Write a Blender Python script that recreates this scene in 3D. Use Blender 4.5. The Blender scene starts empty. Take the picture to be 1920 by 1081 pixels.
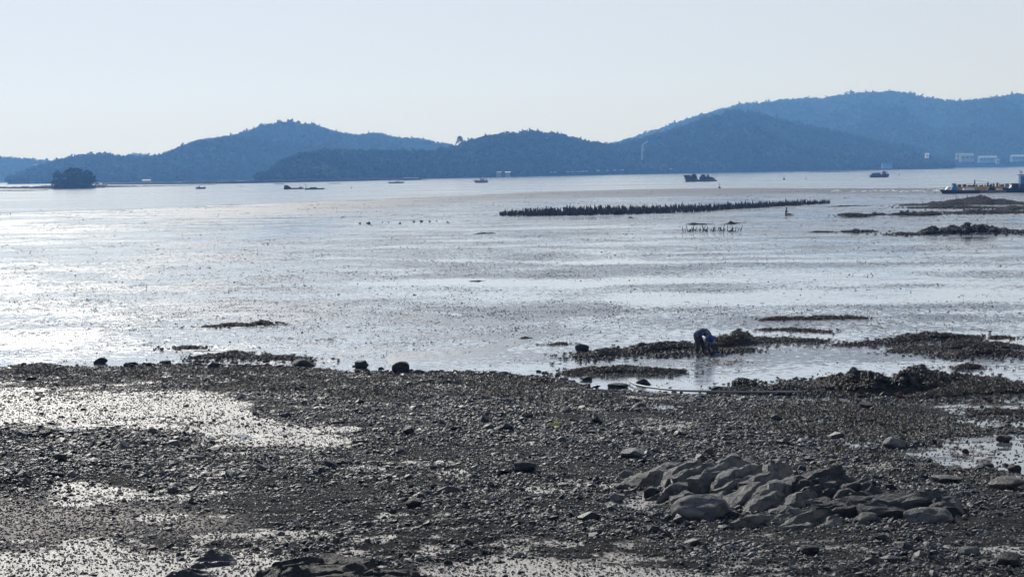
import bpy, bmesh, math, random
import numpy as np
from mathutils import Vector, Matrix
random.seed(7); rng = np.random.default_rng(7)
R = math.radians
ORD = ['first', 'second', 'third', 'fourth', 'fifth', 'sixth', 'seventh', 'eighth', 'ninth', 'tenth', 'eleventh', 'twelfth', 'thirteenth', 'fourteenth', 'fifteenth', 'sixteenth', 'seventeenth', 'eighteenth']
S = bpy.context.scene
C = S.collection

# ------------------------------------------------------------ camera, world, sun, exposure
FPX = 3680.0                      # focal length in pixels of the 1920 px wide photograph
CAMH = 7.2
PITCH = math.atan((540.5 - 320.0) / FPX)
ROLL = 0.0157
cam_d = bpy.data.cameras.new('camera'); cam = bpy.data.objects.new('camera', cam_d); C.objects.link(cam)
S.camera = cam
cam_d.sensor_width = 36; cam_d.lens = FPX / 1920 * 36
cam_d.clip_start = 0.5; cam_d.clip_end = 60000
fwd = Vector((0, math.cos(PITCH), -math.sin(PITCH)))
up0 = Vector((0, math.sin(PITCH), math.cos(PITCH)))
rt0 = Vector((1, 0, 0))
right = rt0 * math.cos(ROLL) - up0 * math.sin(ROLL)
up = rt0 * math.sin(ROLL) + up0 * math.cos(ROLL)
m = Matrix((right, up, -fwd)).transposed().to_4x4(); m.translation = Vector((0, 0, CAMH))
cam.matrix_world = m

SUN_EL, SUN_AZ = 33.0, -21.0      # azimuth measured from +Y (view direction) towards +X
w = bpy.data.worlds.new('World'); S.world = w; w.use_nodes = True
nt = w.node_tree; nt.nodes.clear()
sky = nt.nodes.new('ShaderNodeTexSky'); sky.sky_type = 'NISHITA'; sky.sun_disc = False
sky.sun_elevation = R(SUN_EL); sky.sun_rotation = R(SUN_AZ)
sky.altitude = 0; sky.air_density = 1.0; sky.dust_density = 1.0; sky.ozone_density = 4.0
bg = nt.nodes.new('ShaderNodeBackground'); bg.inputs['Strength'].default_value = 0.082
wo = nt.nodes.new('ShaderNodeOutputWorld')
mxs = nt.nodes.new('ShaderNodeMix'); mxs.data_type = 'RGBA'; tcs = nt.nodes.new('ShaderNodeTexCoord'); sps = nt.nodes.new('ShaderNodeSeparateXYZ'); nt.links.new(tcs.outputs['Generated'], sps.inputs[0]); mrs = nt.nodes.new('ShaderNodeMapRange'); mrs.interpolation_type = 'SMOOTHSTEP'
for i_, v_ in enumerate((0.08, 0.9, 0.88, 0.15)): mrs.inputs[i_ + 1].default_value = v_   # the haze thins towards the zenith
nt.links.new(sps.outputs[2], mrs.inputs[0]); nt.links.new(mrs.outputs[0], mxs.inputs[0])   # thin even high haze over the whole sky
mxs.inputs[7].default_value = (8.0, 8.55, 9.75, 1); nt.links.new(sky.outputs[0], mxs.inputs[6]); nt.links.new(mxs.outputs[2], bg.inputs[0]); nt.links.new(bg.outputs[0], wo.inputs[0])
sun_d = bpy.data.lights.new('sun', 'SUN'); sun = bpy.data.objects.new('sun', sun_d); C.objects.link(sun)
sun_d.energy = 4.2; sun_d.angle = R(0.53); sun_d.color = (1.0, 0.985, 0.965)
sdir = Vector((math.sin(R(SUN_AZ)) * math.cos(R(SUN_EL)), math.cos(R(SUN_AZ)) * math.cos(R(SUN_EL)), math.sin(R(SUN_EL))))
sun.rotation_euler = sdir.to_track_quat('Z', 'Y').to_euler()
S.view_settings.view_transform = 'Standard'; S.view_settings.look = 'None'
S.view_settings.exposure = 0.0; S.view_settings.gamma = 1.0; S.view_settings.use_curve_mapping = False
S.render.engine = 'CYCLES'
S.cycles.volume_bounces = 0; S.cycles.max_bounces = 6; S.cycles.sample_clamp_indirect = 4.0
HAZE_COL = (0.17, 0.42, 1.0); HAZE_DENS = 0.000182; HAZE_G = 0.35

# ------------------------------------------------------------ numeric helpers
def hsh(ix, iy, seed):
    h = (ix.astype(np.int64) * 374761393 + iy.astype(np.int64) * 668265263 + seed * 1442695041) & 0xFFFFFFFF
    h = ((h ^ (h >> 13)) * 1274126177) & 0xFFFFFFFF
    h = ((h ^ (h >> 16)) * 2246822519) & 0xFFFFFFFF
    return ((h ^ (h >> 15)) & 0xFFFFFF) / float(0xFFFFFF)
def vn(x, y, seed=0):
    x = np.asarray(x, float); y = np.asarray(y, float)
    ix = np.floor(x); iy = np.floor(y); fx = x - ix; fy = y - iy
    fx = fx * fx * fx * (fx * (fx * 6 - 15) + 10); fy = fy * fy * fy * (fy * (fy * 6 - 15) + 10)
    a = hsh(ix, iy, seed); b = hsh(ix + 1, iy, seed); c = hsh(ix, iy + 1, seed); d = hsh(ix + 1, iy + 1, seed)
    return (a * (1 - fx) + b * fx) * (1 - fy) + (c * (1 - fx) + d * fx) * fy - 0.5
def fbm(x, y, octv=4, seed=0, gain=0.5):
    t = 0; a = 1.0
    for k in range(octv):
        t = t + a * vn(x * 2 ** k + 17.3 * k, y * 2 ** k - 9.1 * k, seed + k); a *= gain
    return t
def ridged(x, y, octv=4, seed=0):
    t = 0; a = 1.0
    for k in range(octv):
        t = t + a * (1 - 2 * np.abs(vn(x * 2 ** k + 7.7 * k, y * 2 ** k + 3.1 * k, seed + k)) * 2); a *= 0.5
    return t / 2
def sstep(a, b, x):
    t = np.clip((x - a) / (b - a), 0, 1); return t * t * (3 - 2 * t)
FW, RT, UPV = np.array(fwd), np.array(right), np.array(up)
def ray(px, py):
    d = FW * FPX + RT * (px - 960) - UPV * (py - 540.5); return d
def project(x, y, z):
    v0 = x; v1 = y; v2 = z - CAMH
    dz = v0 * FW[0] + v1 * FW[1] + v2 * FW[2]
    dx = v0 * RT[0] + v1 * RT[1] + v2 * RT[2]; dy = v0 * UPV[0] + v1 * UPV[1] + v2 * UPV[2]
    return 960 + FPX * dx / dz, 540.5 - FPX * dy / dz
def horizon(px): return 335.1 - 0.0157 * px
def flat(px, py, z=0.0):
    d = ray(px, py); t = (z - CAMH) / d[2]; return np.array((d[0] * t, d[1] * t, z))

# shoreline of the stony beach, given as points of the ground seen in the photograph
SH = [(-500, 684), (0, 687), (180, 686), (350, 684), (560, 690), (700, 697), (900, 702), (1050, 711), (1130, 727), (1230, 733), (1350, 738), (1480, 742), (1600, 742), (1760, 742), (1920, 745), (2500, 748)]
shw = np.array([flat(a, b)[:2] for a, b in SH])
def shore_y(x): return np.interp(x, shw[:, 0], shw[:, 1])
def beach_base(x, y):
    s = shore_y(x) - y
    z = np.where(s > 0, 0.034 * s, 0.05 * s)
    z = np.maximum(z, -0.5)
    # stony bank in front of the left pool
    return z
def on_beach(px, py):
    d = ray(px, py); z = 0.3
    for _ in range(30):
        t = (z - CAMH) / d[2]; x, y = d[0] * t, d[1] * t; z = 0.6 * z + 0.4 * float(max(beach_base(x, y), 0.0))
    return np.array((x, y, z))

def poly_sd(px, py, poly):
    """signed distance in pixels, positive inside"""
    P = np.array(poly, float); n = len(P)
    ins = np.zeros(px.shape, bool); dm = np.full(px.shape, 1e9)
    for i in range(n):
        a = P[i]; b = P[(i + 1) % n]
        c = ((a[1] > py) != (b[1] > py)) & (px < (b[0] - a[0]) * (py - a[1]) / (b[1] - a[1] + 1e-12) + a[0])
        ins ^= c
        e = b - a; t = np.clip(((px - a[0]) * e[0] + (py - a[1]) * e[1]) / (e @ e), 0, 1)
        dm = np.minimum(dm, np.hypot(px - a[0] - t * e[0], (py - a[1] - t * e[1]) * 2.5))
    return np.where(ins, dm, -dm)

# ------------------------------------------------------------ object helpers
def tag(o, label=None, cat=None, group=None, kind=None):
    if label: o['label'] = label
    if cat: o['category'] = cat
    if group: o['group'] = group
    if kind: o['kind'] = kind
    return o
def empty(name, loc, rz=0.0):
    o = bpy.data.objects.new(name, None); C.objects.link(o); o.location = loc; o.rotation_euler = (0, 0, rz)
    o.empty_display_size = 0.2; return o
def mesh_np(name, V, F, smooth=False):
    V = np.asarray(V, np.float32); F = np.asarray(F, np.int32)
    me = bpy.data.meshes.new(name); n, k = F.shape
    me.vertices.add(len(V)); me.vertices.foreach_set('co', V.ravel())
    me.loops.add(n * k); me.loops.foreach_set('vertex_index', F.ravel())
    me.polygons.add(n); me.polygons.foreach_set('loop_start', np.arange(0, n * k, k, dtype=np.int32))
    me.update(calc_edges=True); me.validate()
    me.polygons.foreach_set('use_smooth', np.full(len(me.polygons), smooth)); me.update()
    return me
def link(name, me, mat=None, parent=None, loc=None, rz=None):
    o = bpy.data.objects.new(name, me); C.objects.link(o)
    if mat and me is not None and not me.materials: me.materials.append(mat)
    if parent: o.parent = parent
    if loc is not None: o.location = loc
    if rz is not None: o.rotation_euler = (0, 0, rz)
    return o
def grid_faces(nu, nv):
    i = np.arange(nu - 1)[:, None] * nv + np.arange(nv - 1)[None, :]; i = i.ravel()
    return np.stack([i, i + nv, i + nv + 1, i + 1], 1)
def attr(me, name, vals):
    a = me.attributes.new(name, 'FLOAT', 'POINT'); a.data.foreach_set('value', np.asarray(vals, np.float32).ravel())

class MB:
    def __init__(s): s.v = []; s.f = []
    def add(s, vs, fs):
        b = len(s.v); s.v += [tuple(v) for v in vs]; s.f += [tuple(b + i for i in f) for f in fs]; return s
    def box(s, c, d, rz=0.0, taper=1.0, ry=0.0):
        vs = []
        for z in (-1, 1):
            k = 1 if z < 0 else taper
            for x, y in ((-1, -1), (1, -1), (1, 1), (-1, 1)):
                vs.append(Vector((x * d[0] / 2 * k, y * d[1] / 2 * k, z * d[2] / 2)))
        mt = Matrix.Rotation(rz, 3, 'Z') @ Matrix.Rotation(ry, 3, 'Y')
        vs = [mt @ v + Vector(c) for v in vs]
        return s.add(vs, [(0, 3, 2, 1), (4, 5, 6, 7), (0, 1, 5, 4), (1, 2, 6, 5), (2, 3, 7, 6), (3, 0, 4, 7)])
    def tube(s, pts, r, n=6):
        pts = [Vector(p) for p in pts]; rs = r if hasattr(r, '__len__') else [r] * len(pts); base = len(s.v); L = len(pts)
        for i, p in enumerate(pts):
            t = (pts[min(i + 1, L - 1)] - pts[max(i - 1, 0)]).normalized()
            a = t.cross(Vector((0.13, 0.31, 0.94)));
            if a.length < 0.1: a = t.cross(Vector((1, 0, 0)))
            a.normalize(); b = t.cross(a)
            for k in range(n):
                q = 2 * math.pi * k / n; s.v.append(tuple(p + (a * math.cos(q) + b * math.sin(q)) * rs[i]))
        for i in range(L - 1):
            for k in range(n):
                s.f.append((base + i * n + k, base + i * n + (k + 1) % n, base + (i + 1) * n + (k + 1) % n, base + (i + 1) * n + k))
        s.f.append(tuple(base + k for k in range(n))[::-1]); s.f.append(tuple(base + (L - 1) * n + k for k in range(n)))
        return s
    def prism(s, prof, y0, y1):
        """profile in (x, z), extruded along y"""
        n = len(prof); vs = [(x, y0, z) for x, z in prof] + [(x, y1, z) for x, z in prof]
        return s.add(vs, [tuple(range(n)), tuple(range(2 * n - 1, n - 1, -1))] + [((i + 1) % n, i, n + i, n + (i + 1) % n) for i in range(n)])
    def blob(s, c, d, seed=0, n=1, jit=0.22):
        bm = bmesh.new(); bmesh.ops.create_icosphere(bm, subdivisions=n, radius=1.0); rr = random.Random(seed)
        vs = []
        for v in bm.verts:
            k = 1 + rr.uniform(-jit, jit); vs.append((c[0] + v.co.x * d[0] / 2 * k, c[1] + v.co.y * d[1] / 2 * k, c[2] + v.co.z * d[2] / 2 * k))
        fs = [tuple(v.index for v in f.verts) for f in bm.faces]; bm.free(); return s.add(vs, fs)
    def mesh(s, name, smooth=False):
        me = bpy.data.meshes.new(name); me.from_pydata(s.v, [], s.f); me.update()
        bm = bmesh.new(); bm.from_mesh(me); bmesh.ops.recalc_face_normals(bm, faces=bm.faces[:]); bm.to_mesh(me); bm.free()
        if smooth: me.polygons.foreach_set('use_smooth', [True] * len(me.polygons))
        return me
    def build(s, name, mat, parent=None, smooth=False):
        return link(name, s.mesh(name, smooth), mat, parent)

# ------------------------------------------------------------ materials
class NT:
    def __init__(s, name):
        s.m = bpy.data.materials.new(name); s.m.use_nodes = True; s.t = s.m.node_tree; s.t.nodes.clear()
        s.out = s.n('ShaderNodeOutputMaterial'); s.p = s.n('ShaderNodeBsdfPrincipled'); s.l(s.p.outputs[0], s.out.inputs['Surface'])
    def n(s, t, **k):
        x = s.t.nodes.new(t)
        for a, b in k.items(): setattr(x, a, b)
        return x
    def l(s, a, b): s.t.links.new(a, b)
    def set(s, node, sock, v):
        i = node.inputs[sock]
        if hasattr(v, 'is_output'): s.l(v, i)
        else: i.default_value = v
    def coord(s, scale=(1, 1, 1), obj=False):
        if obj: g = s.n('ShaderNodeTexCoord').outputs['Object']
        else: g = s.n('ShaderNodeNewGeometry').outputs['Position']
        mp = s.n('ShaderNodeMapping'); s.l(g, mp.inputs['Vector']); mp.inputs['Scale'].default_value = scale
        return mp.outputs[0]
    def noise(s, vec, scale, detail=4, rough=0.55, dist=0.0):
        x = s.n('ShaderNodeTexNoise'); s.l(vec, x.inputs['Vector']); x.inputs['Scale'].default_value = scale
        x.inputs['Detail'].default_value = detail; x.inputs['Roughness'].default_value = rough; x.inputs['Distortion'].default_value = dist
        return x.outputs['Fac']
    def ramp(s, v, a, b, lo=0.0, hi=1.0):
        x = s.n('ShaderNodeMapRange'); x.interpolation_type = 'SMOOTHSTEP'
        s.set(x, 0, v); s.set(x, 1, a); s.set(x, 2, b); s.set(x, 3, lo); s.set(x, 4, hi); return x.outputs[0]
    def math(s, op, a, b=0.0, clamp=False):
        x = s.n('ShaderNodeMath', operation=op); x.use_clamp = clamp; s.set(x, 0, a); s.set(x, 1, b); return x.outputs[0]
    def mix(s, f, a, b):
        x = s.n('ShaderNodeMix', data_type='RGBA'); s.set(x, 0, f)
        for k, v in ((6, a), (7, b)):
            if hasattr(v, 'is_output'): s.l(v, x.inputs[k])
            else: x.inputs[k].default_value = (*v, 1)
        return x.outputs[2]
    def at(s, name): return s.n('ShaderNodeAttribute', attribute_name=name).outputs['Fac']
    def bump(s, h, strength, dist, prev=None):
        x = s.n('ShaderNodeBump'); s.set(x, 'Strength', strength); s.set(x, 'Distance', dist); s.l(h, x.inputs['Height'])
        if prev: s.l(prev, x.inputs['Normal'])
        return x.outputs[0]
    def done(s, col=None, rough=None, normal=None, spec=None, metal=None):
        if col is not None:
            if hasattr(col, 'is_output'): s.l(col, s.p.inputs['Base Color'])
            else: s.p.inputs['Base Color'].default_value = (*col, 1)
        if rough is not None: s.set(s.p, 'Roughness', rough)
        if normal is not None: s.l(normal, s.p.inputs['Normal'])
        if spec is not None: s.set(s.p, 'Specular IOR Level', spec)
        if metal is not None: s.set(s.p, 'Metallic', metal)
        return s.m

def paint(name, col, rough=0.5, var=0.35, scale=1.5, spec=0.4):
    s = NT(name); v = s.coord(obj=True); f = s.noise(v, scale, 5, 0.65)
    dark = tuple(c * (1 - var) for c in col)
    c = s.mix(s.ramp(f, 0.35, 0.65), dark, col)
    return s.done(c, rough, s.bump(f, 0.15, 0.05), spec)

def mat_rock(name, c0, c1, rough=0.5, sc=4.0, lichen=0.0, spec=0.4):
    s = NT(name); v = s.coord()
    f = s.noise(v, sc, 8, 0.65, 0.4); f2 = s.noise(v, sc * 9, 6, 0.7)
    oi = s.n('ShaderNodeObjectInfo').outputs['Random']
    c = s.mix(s.ramp(f, 0.32, 0.68), c0, c1)
    if lichen: c = s.mix(s.math('MULTIPLY', s.ramp(s.noise(v, 1.3, 4), 0.45, 0.62), lichen), c, (0.12, 0.11, 0.09))
    k = s.math('ADD', s.math('MULTIPLY', s.math('POWER', oi, 3.0), 2.2), 0.55)
    if 'slate' in name: c = s.mix(s.ramp(s.math('FRACT', s.math('MULTIPLY', oi, 37.0)), 0.55, 0.9, 0.0, 0.6), c, (0.055, 0.044, 0.034))
    if 'slate' not in name and 'grit' not in name: k = 1.0
    mx = s.n('ShaderNodeVectorMath', operation='SCALE'); s.l(c, mx.inputs[0]); s.set(mx, 'Scale', k)
    n1 = s.bump(f, 0.5, 0.05)
    if 'slate' not in name and 'grit' not in name and 'lump' not in name:
        big = s.noise(v, sc * 0.8, 10, 0.72, 0.8); n1 = s.bump(big, 0.9, 0.16, n1)
        vo = s.n('ShaderNodeTexVoronoi'); vo.feature = 'DISTANCE_TO_EDGE'; mpv = s.coord((1.0, 0.55, 2.2)); vm = s.n('ShaderNodeVectorMath', operation='ADD'); s.l(mpv, vm.inputs[0]); s.l(big, vm.inputs[1]); s.l(vm.outputs[0], vo.inputs['Vector']); vo.inputs['Scale'].default_value = 3.2
        ck = s.ramp(vo.outputs['Distance'], 0.0, 0.045); n1 = s.bump(ck, 0.8, 0.03, n1); mx2 = s.n('ShaderNodeVectorMath', operation='SCALE'); s.l(mx.outputs[0], mx2.inputs[0]); s.l(s.ramp(ck, 0, 1, 0.45, 1.0), mx2.inputs['Scale']); mx = mx2
    n2 = s.bump(f2, 0.6, 0.012, n1)
    return s.done(mx.outputs[0], s.ramp(f2, 0.3, 0.7, rough - 0.14, rough + 0.14), n2, spec)

M_stone = mat_rock('wet_slate', (0.009, 0.012, 0.018), (0.031, 0.035, 0.043), 0.46, 6.0, 0.0, 0.2)
M_grit = mat_rock('pale_grit', (0.05, 0.047, 0.044), (0.21, 0.195, 0.175), 0.5, 5.0, 0.0, 0.35)
M_outcrop = mat_rock('outcrop_rock', (0.024, 0.026, 0.032), (0.10, 0.10, 0.10), 0.55, 2.6, 0.75, 0.3)
M_boulder = mat_rock('boulder_rock', (0.07, 0.075, 0.08), (0.15, 0.15, 0.148), 0.6, 3.0, 0.3, 0.3)
M_darkrock = mat_rock('dark_weedy_rock', (0.008, 0.009, 0.011), (0.03, 0.03, 0.028), 0.6, 5.0, 0.0, 0.25)

def mat_weed(name, c0, c1, spec=0.3, rough=0.5):
    s = NT(name); v = s.coord(); f = s.noise(v, 5.0, 6, 0.7); f2 = s.noise(v, 0.9, 3, 0.5)
    oi = s.n('ShaderNodeObjectInfo').outputs['Random']
    c = s.mix(s.ramp(s.math('ADD', f, s.math('MULTIPLY', s.math('SUBTRACT', oi, 0.5), 0.35)), 0.35, 0.7), c0, c1)
    c = s.mix(s.ramp(f2, 0.5, 0.75), c, (0.05, 0.022, 0.018))
    f3 = s.noise(v, 30, 4, 0.6)
    return s.done(c, rough, s.bump(f3, 0.8, 0.02), spec)
M_weed = mat_weed('brown_seaweed', (0.010, 0.0095, 0.008), (0.05, 0.042, 0.028))
M_mound = mat_weed('weedy_ground', (0.008, 0.0075, 0.007), (0.035, 0.03, 0.022), 0.05, 0.9)
M_mound_red = mat_weed('red_weedy_ground', (0.016, 0.010, 0.010), (0.05, 0.028, 0.024), 0.05, 0.9)
M_weedpale = mat_weed('olive_brown_seaweed', (0.03, 0.026, 0.019), (0.115, 0.098, 0.068))
M_weedred = mat_weed('reddish_seaweed', (0.030, 0.016, 0.015), (0.09, 0.045, 0.035))

# silt and stone ground of the beach
def mat_beach():
    s = NT('beach_silt'); v = s.coord()
    silt = s.at('silt'); pool = s.at('pool'); fine = s.at('fine')
    n_big = s.noise(v, 0.55, 5, 0.6); n_mid = s.noise(v, 4.0, 6, 0.65); n_f = s.noise(v, 26.0, 5, 0.7)
    stony = s.mix(s.ramp(n_mid, 0.3, 0.7), (0.008, 0.009, 0.011), (0.034, 0.032, 0.029))
    pale = s.mix(s.ramp(n_mid, 0.3, 0.75), (0.12, 0.108, 0.092), (0.24, 0.222, 0.195))
    gritty = s.mix(s.ramp(n_f, 0.35, 0.65), (0.085, 0.07, 0.058), (0.27, 0.235, 0.205))
    lowz = s.at('low'); pale = s.mix(s.math('MULTIPLY', lowz, 0.8, True), pale, s.mix(n_mid, (0.05, 0.042, 0.034), (0.16, 0.14, 0.115)))
    sl = s.ramp(s.math('ADD', silt, s.math('MULTIPLY', s.math('SUBTRACT', n_mid, 0.5), 0.9)), 0.35, 0.6)
    c = s.mix(sl, stony, pale); c = s.mix(s.ramp(fine, 0.2, 0.8), c, gritty)
    pl = s.ramp(s.math('ADD', pool, s.math('MULTIPLY', s.math('SUBTRACT', n_mid, 0.5), 0.7)), 0.42, 0.52)
    c = s.mix(pl, c, (0.10, 0.10, 0.095))
    vor = s.n('ShaderNodeTexVoronoi'); s.l(v, vor.inputs['Vector']); vor.inputs['Scale'].default_value = 22; vor.feature = 'F1'
    hh = s.math('ADD', s.math('MULTIPLY', vor.outputs['Distance'], -0.7), n_f)
    dry = s.math('SUBTRACT', 1.0, pl)
    nb = s.bump(n_mid, s.math('MULTIPLY', dry, 0.7), 0.05)
    nb = s.bump(hh, s.math('ADD', s.math('MULTIPLY', dry, 0.9), 0.02), 0.022, nb)
    r = s.math('ADD', s.math('MULTIPLY', sl, -0.16), 0.5)
    r = s.math('ADD', r, s.math('MULTIPLY', lowz, 0.16))
    r = s.math('ADD', s.math('MULTIPLY', dry, r), 0.03)
    calm = s.math('MAXIMUM', s.math('MAXIMUM', sl, pl), s.math('MULTIPLY', fine, 0.6))
    r = s.math('ADD', r, s.math('MULTIPLY', s.math('SUBTRACT', 1.0, calm), 0.3))
    return s.done(c, r, nb, s.math('ADD', s.math('MULTIPLY', calm, 0.46), 0.04))
M_beach = mat_beach()

def mat_mud():
    s = NT('wet_mud'); v = s.coord()
    churn = s.at('churn'); brown = s.at('brown'); smoothm = s.at('smoothw')
    fine = s.noise(v, 2.2, 7, 0.68); mid = s.noise(s.coord((0.55, 0.35, 1)), 1.0, 5, 0.62)
    ff = s.noise(v, 9.0, 5, 0.7)
    wet = s.math('ADD', 0.5, s.math('MULTIPLY', s.math('SUBTRACT', fine, 0.5), 1.7))
    wet = s.math('SUBTRACT', s.math('ADD', wet, smoothm), s.math('MULTIPLY', brown, 0.6))
    wet = s.ramp(s.math('SUBTRACT', wet, s.math('MULTIPLY', churn, 0.8)), 0.40, 0.60)
    mudc = s.mix(s.ramp(fine, 0.3, 0.7), (0.018, 0.034, 0.052), (0.055, 0.080, 0.108))
    mudc = s.mix(brown, mudc, s.mix(s.ramp(s.noise(s.coord((0.03, 0.12, 1)), 1.0, 6, 0.7), 0.35, 0.65), (0.025, 0.032, 0.042), (0.085, 0.08, 0.078)))
    c = s.mix(wet, mudc, (0.09, 0.11, 0.13))
    dry = s.math('SUBTRACT', 1.0, wet)
    n = s.bump(mid, s.math('MULTIPLY', dry, 0.25), 0.10)
    n = s.bump(fine, s.math('ADD', s.math('MULTIPLY', dry, 0.5), 0.04), 0.085, n)
    n = s.bump(s.noise(s.coord((3.0, 1.2, 1)), 1.0, 4, 0.6), s.math('MULTIPLY', churn, 0.7), 0.05, n)
    n = s.bump(ff, s.math('ADD', s.math('MULTIPLY', dry, 0.8), 0.06), 0.03, n)
    r = s.math('ADD', s.math('MULTIPLY', dry, 0.20), 0.10)
    r = s.math('ADD', r, s.math('MULTIPLY', brown, 0.2))
    s.set(s.p, 'Coat Weight', s.math('SUBTRACT', s.math('ADD', s.math('MULTIPLY', wet, 0.6), 0.4), s.math('MULTIPLY', brown, 0.55), True)); s.set(s.p, 'Coat Roughness', s.math('ADD', s.math('MULTIPLY', dry, 0.2), 0.06)); s.l(n, s.p.inputs['Coat Normal'])
    return s.done(c, r, n, 0.5)
M_mud = mat_mud()

def mat_sea():
    s = NT('sea_water'); v = s.coord()
    a = s.noise(s.coord((0.25, 0.5, 1)), 1.0, 5, 0.6); b = s.noise(s.coord((0.004, 0.02, 1)), 1.0, 4, 0.55)
    n = s.bump(a, s.ramp(b, 0.42, 0.6, 0.25, 0.75), 0.35)
    s.p.inputs['Coat Weight'].default_value = 0.6; s.p.inputs['Coat Roughness'].default_value = 0.12; s.l(n, s.p.inputs['Coat Normal'])
    return s.done((0.04, 0.06, 0.07), s.ramp(b, 0.42, 0.6, 0.12, 0.22), n, 0.5)
M_sea = mat_sea()
def mat_pool():
    s = NT('pool_water'); v = s.coord(); a = s.noise(v, 7.0, 4, 0.6)
    return s.done((0.05, 0.055, 0.055), 0.03, s.bump(a, 0.12, 0.01), 0.5)
M_pool = mat_pool()
def mat_hill():
    s = NT('hill_ground'); f = s.noise(s.coord((0.02, 0.02, 0.02)), 1, 5)
    return s.done(s.mix(f, (0.010, 0.016, 0.008), (0.02, 0.028, 0.014)), 1.0, None, 0.0)
M_hill = mat_hill()
def mat_tree(name='hill_foliage', k=1.0):
    s = NT(name); p = s.noise(s.coord((0.012, 0.012, 0.012)), 1, 4, 0.6); q = s.noise(s.coord((0.5, 0.5, 0.5)), 1, 4, 0.6)
    oi = s.n('ShaderNodeObjectInfo').outputs['Random']
    c = s.mix(q, (0.010 * k, 0.016 * k, 0.008 * k), (0.02 * k, 0.03 * k, 0.014 * k))
    sp = s.ramp(s.math('ADD', p, s.math('MULTIPLY', s.math('SUBTRACT', oi, 0.5), 0.25)), 0.54, 0.75)
    c = s.mix(sp, c, (0.06 * k, 0.075 * k, 0.03 * k))
    return s.done(c, 1.0, None, 0.03)
M_tree = mat_tree()
M_pine = paint('pine_foliage', (0.03, 0.045, 0.022), 0.95, 0.6, 0.8, 0.05)
M_bark = paint('bark', (0.06, 0.05, 0.04), 0.9, 0.5, 2)
M_bankrock = paint('shore_rock', (0.04, 0.04, 0.038), 0.95, 0.5, 0.2, 0.05)
M_sand = paint('pale_sand', (0.26, 0.24, 0.21), 0.95, 0.3, 0.1, 0.05)
M_white = paint('white_paint', (0.72, 0.72, 0.70), 0.4, 0.12)
M_offwhite = paint('weathered_white', (0.28, 0.29, 0.30), 0.7, 0.35)
M_blue = paint('blue_paint', (0.06, 0.22, 0.42), 0.45, 0.25)
M_dblue = paint('dark_blue_paint', (0.03, 0.06, 0.12), 0.45, 0.3)
M_orange = paint('orange_paint', (0.50, 0.26, 0.05), 0.6, 0.35)
M_red = paint('red_paint', (0.30, 0.05, 0.04), 0.5, 0.3)
M_grey = paint('grey_paint', (0.22, 0.23, 0.24), 0.6, 0.3)
M_dark = paint('dark_gear', (0.03, 0.032, 0.036), 0.6, 0.4)
M_net = paint('dark_net', (0.035, 0.045, 0.04), 0.9, 0.5, 4)
M_rust = paint('rusty_steel', (0.12, 0.055, 0.04), 0.7, 0.5)
M_glass = paint('window_glass', (0.03, 0.04, 0.05), 0.12, 0.1)
M_cream = paint('cream_wall', (0.55, 0.52, 0.46), 0.8, 0.15)
M_broof = paint('blue_roof', (0.08, 0.22, 0.45), 0.5, 0.15)
M_stake = paint('oyster_crusted_wood', (0.030, 0.024, 0.024), 0.8, 0.6, 5)

# ------------------------------------------------------------ scatter as one stuff object
def variants(name, meshes, mat):
    col = bpy.data.collections.new(name)
    for i, me in enumerate(meshes):
        if not me.materials: me.materials.append(mat)
        o = bpy.data.objects.new('%s_%02d' % (name, i), me); col.objects.link(o)
    return col
def scatter(name, P, ROT, SC, IDX, col, parent=None):
    me = bpy.data.meshes.new(name); me.vertices.add(len(P)); me.vertices.foreach_set('co', np.asarray(P, np.float32).ravel())
    for nm, a in (('rot', ROT), ('scl', SC)):
        x = me.attributes.new(nm, 'FLOAT_VECTOR', 'POINT'); x.data.foreach_set('vector', np.asarray(a, np.float32).ravel())
    x = me.attributes.new('vid', 'INT', 'POINT'); x.data.foreach_set('value', np.asarray(IDX, np.int32))
    o = link(name, me, None, parent)
    g = bpy.data.node_groups.new(name + '_nodes', 'GeometryNodeTree')
    g.interface.new_socket('Geometry', in_out='INPUT', socket_type='NodeSocketGeometry'); g.interface.new_socket('Geometry', in_out='OUTPUT', socket_type='NodeSocketGeometry')
    N = g.nodes.new; L = g.links.new
    gi, go = N('NodeGroupInput'), N('NodeGroupOutput'); iop = N('GeometryNodeInstanceOnPoints'); iop.inputs['Pick Instance'].default_value = True
    ci = N('GeometryNodeCollectionInfo'); ci.inputs['Collection'].default_value = col; ci.inputs['Separate Children'].default_value = True; ci.inputs['Reset Children'].default_value = True
    def na(n, t): q = N('GeometryNodeInputNamedAttribute'); q.data_type = t; q.inputs['Name'].default_value = n; return q.outputs['Attribute']
    er = N('FunctionNodeEulerToRotation')
    L(gi.outputs[0], iop.inputs['Points']); L(ci.outputs[0], iop.inputs['Instance']); L(na('vid', 'INT'), iop.inputs['Instance Index'])
    L(na('rot', 'FLOAT_VECTOR'), er.inputs[0]); L(er.outputs[0], iop.inputs['Rotation']); L(na('scl', 'FLOAT_VECTOR'), iop.inputs['Scale']); L(iop.outputs[0], go.inputs[0])
    md = o.modifiers.new('scatter', 'NODES'); md.node_group = g
    return o

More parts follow.
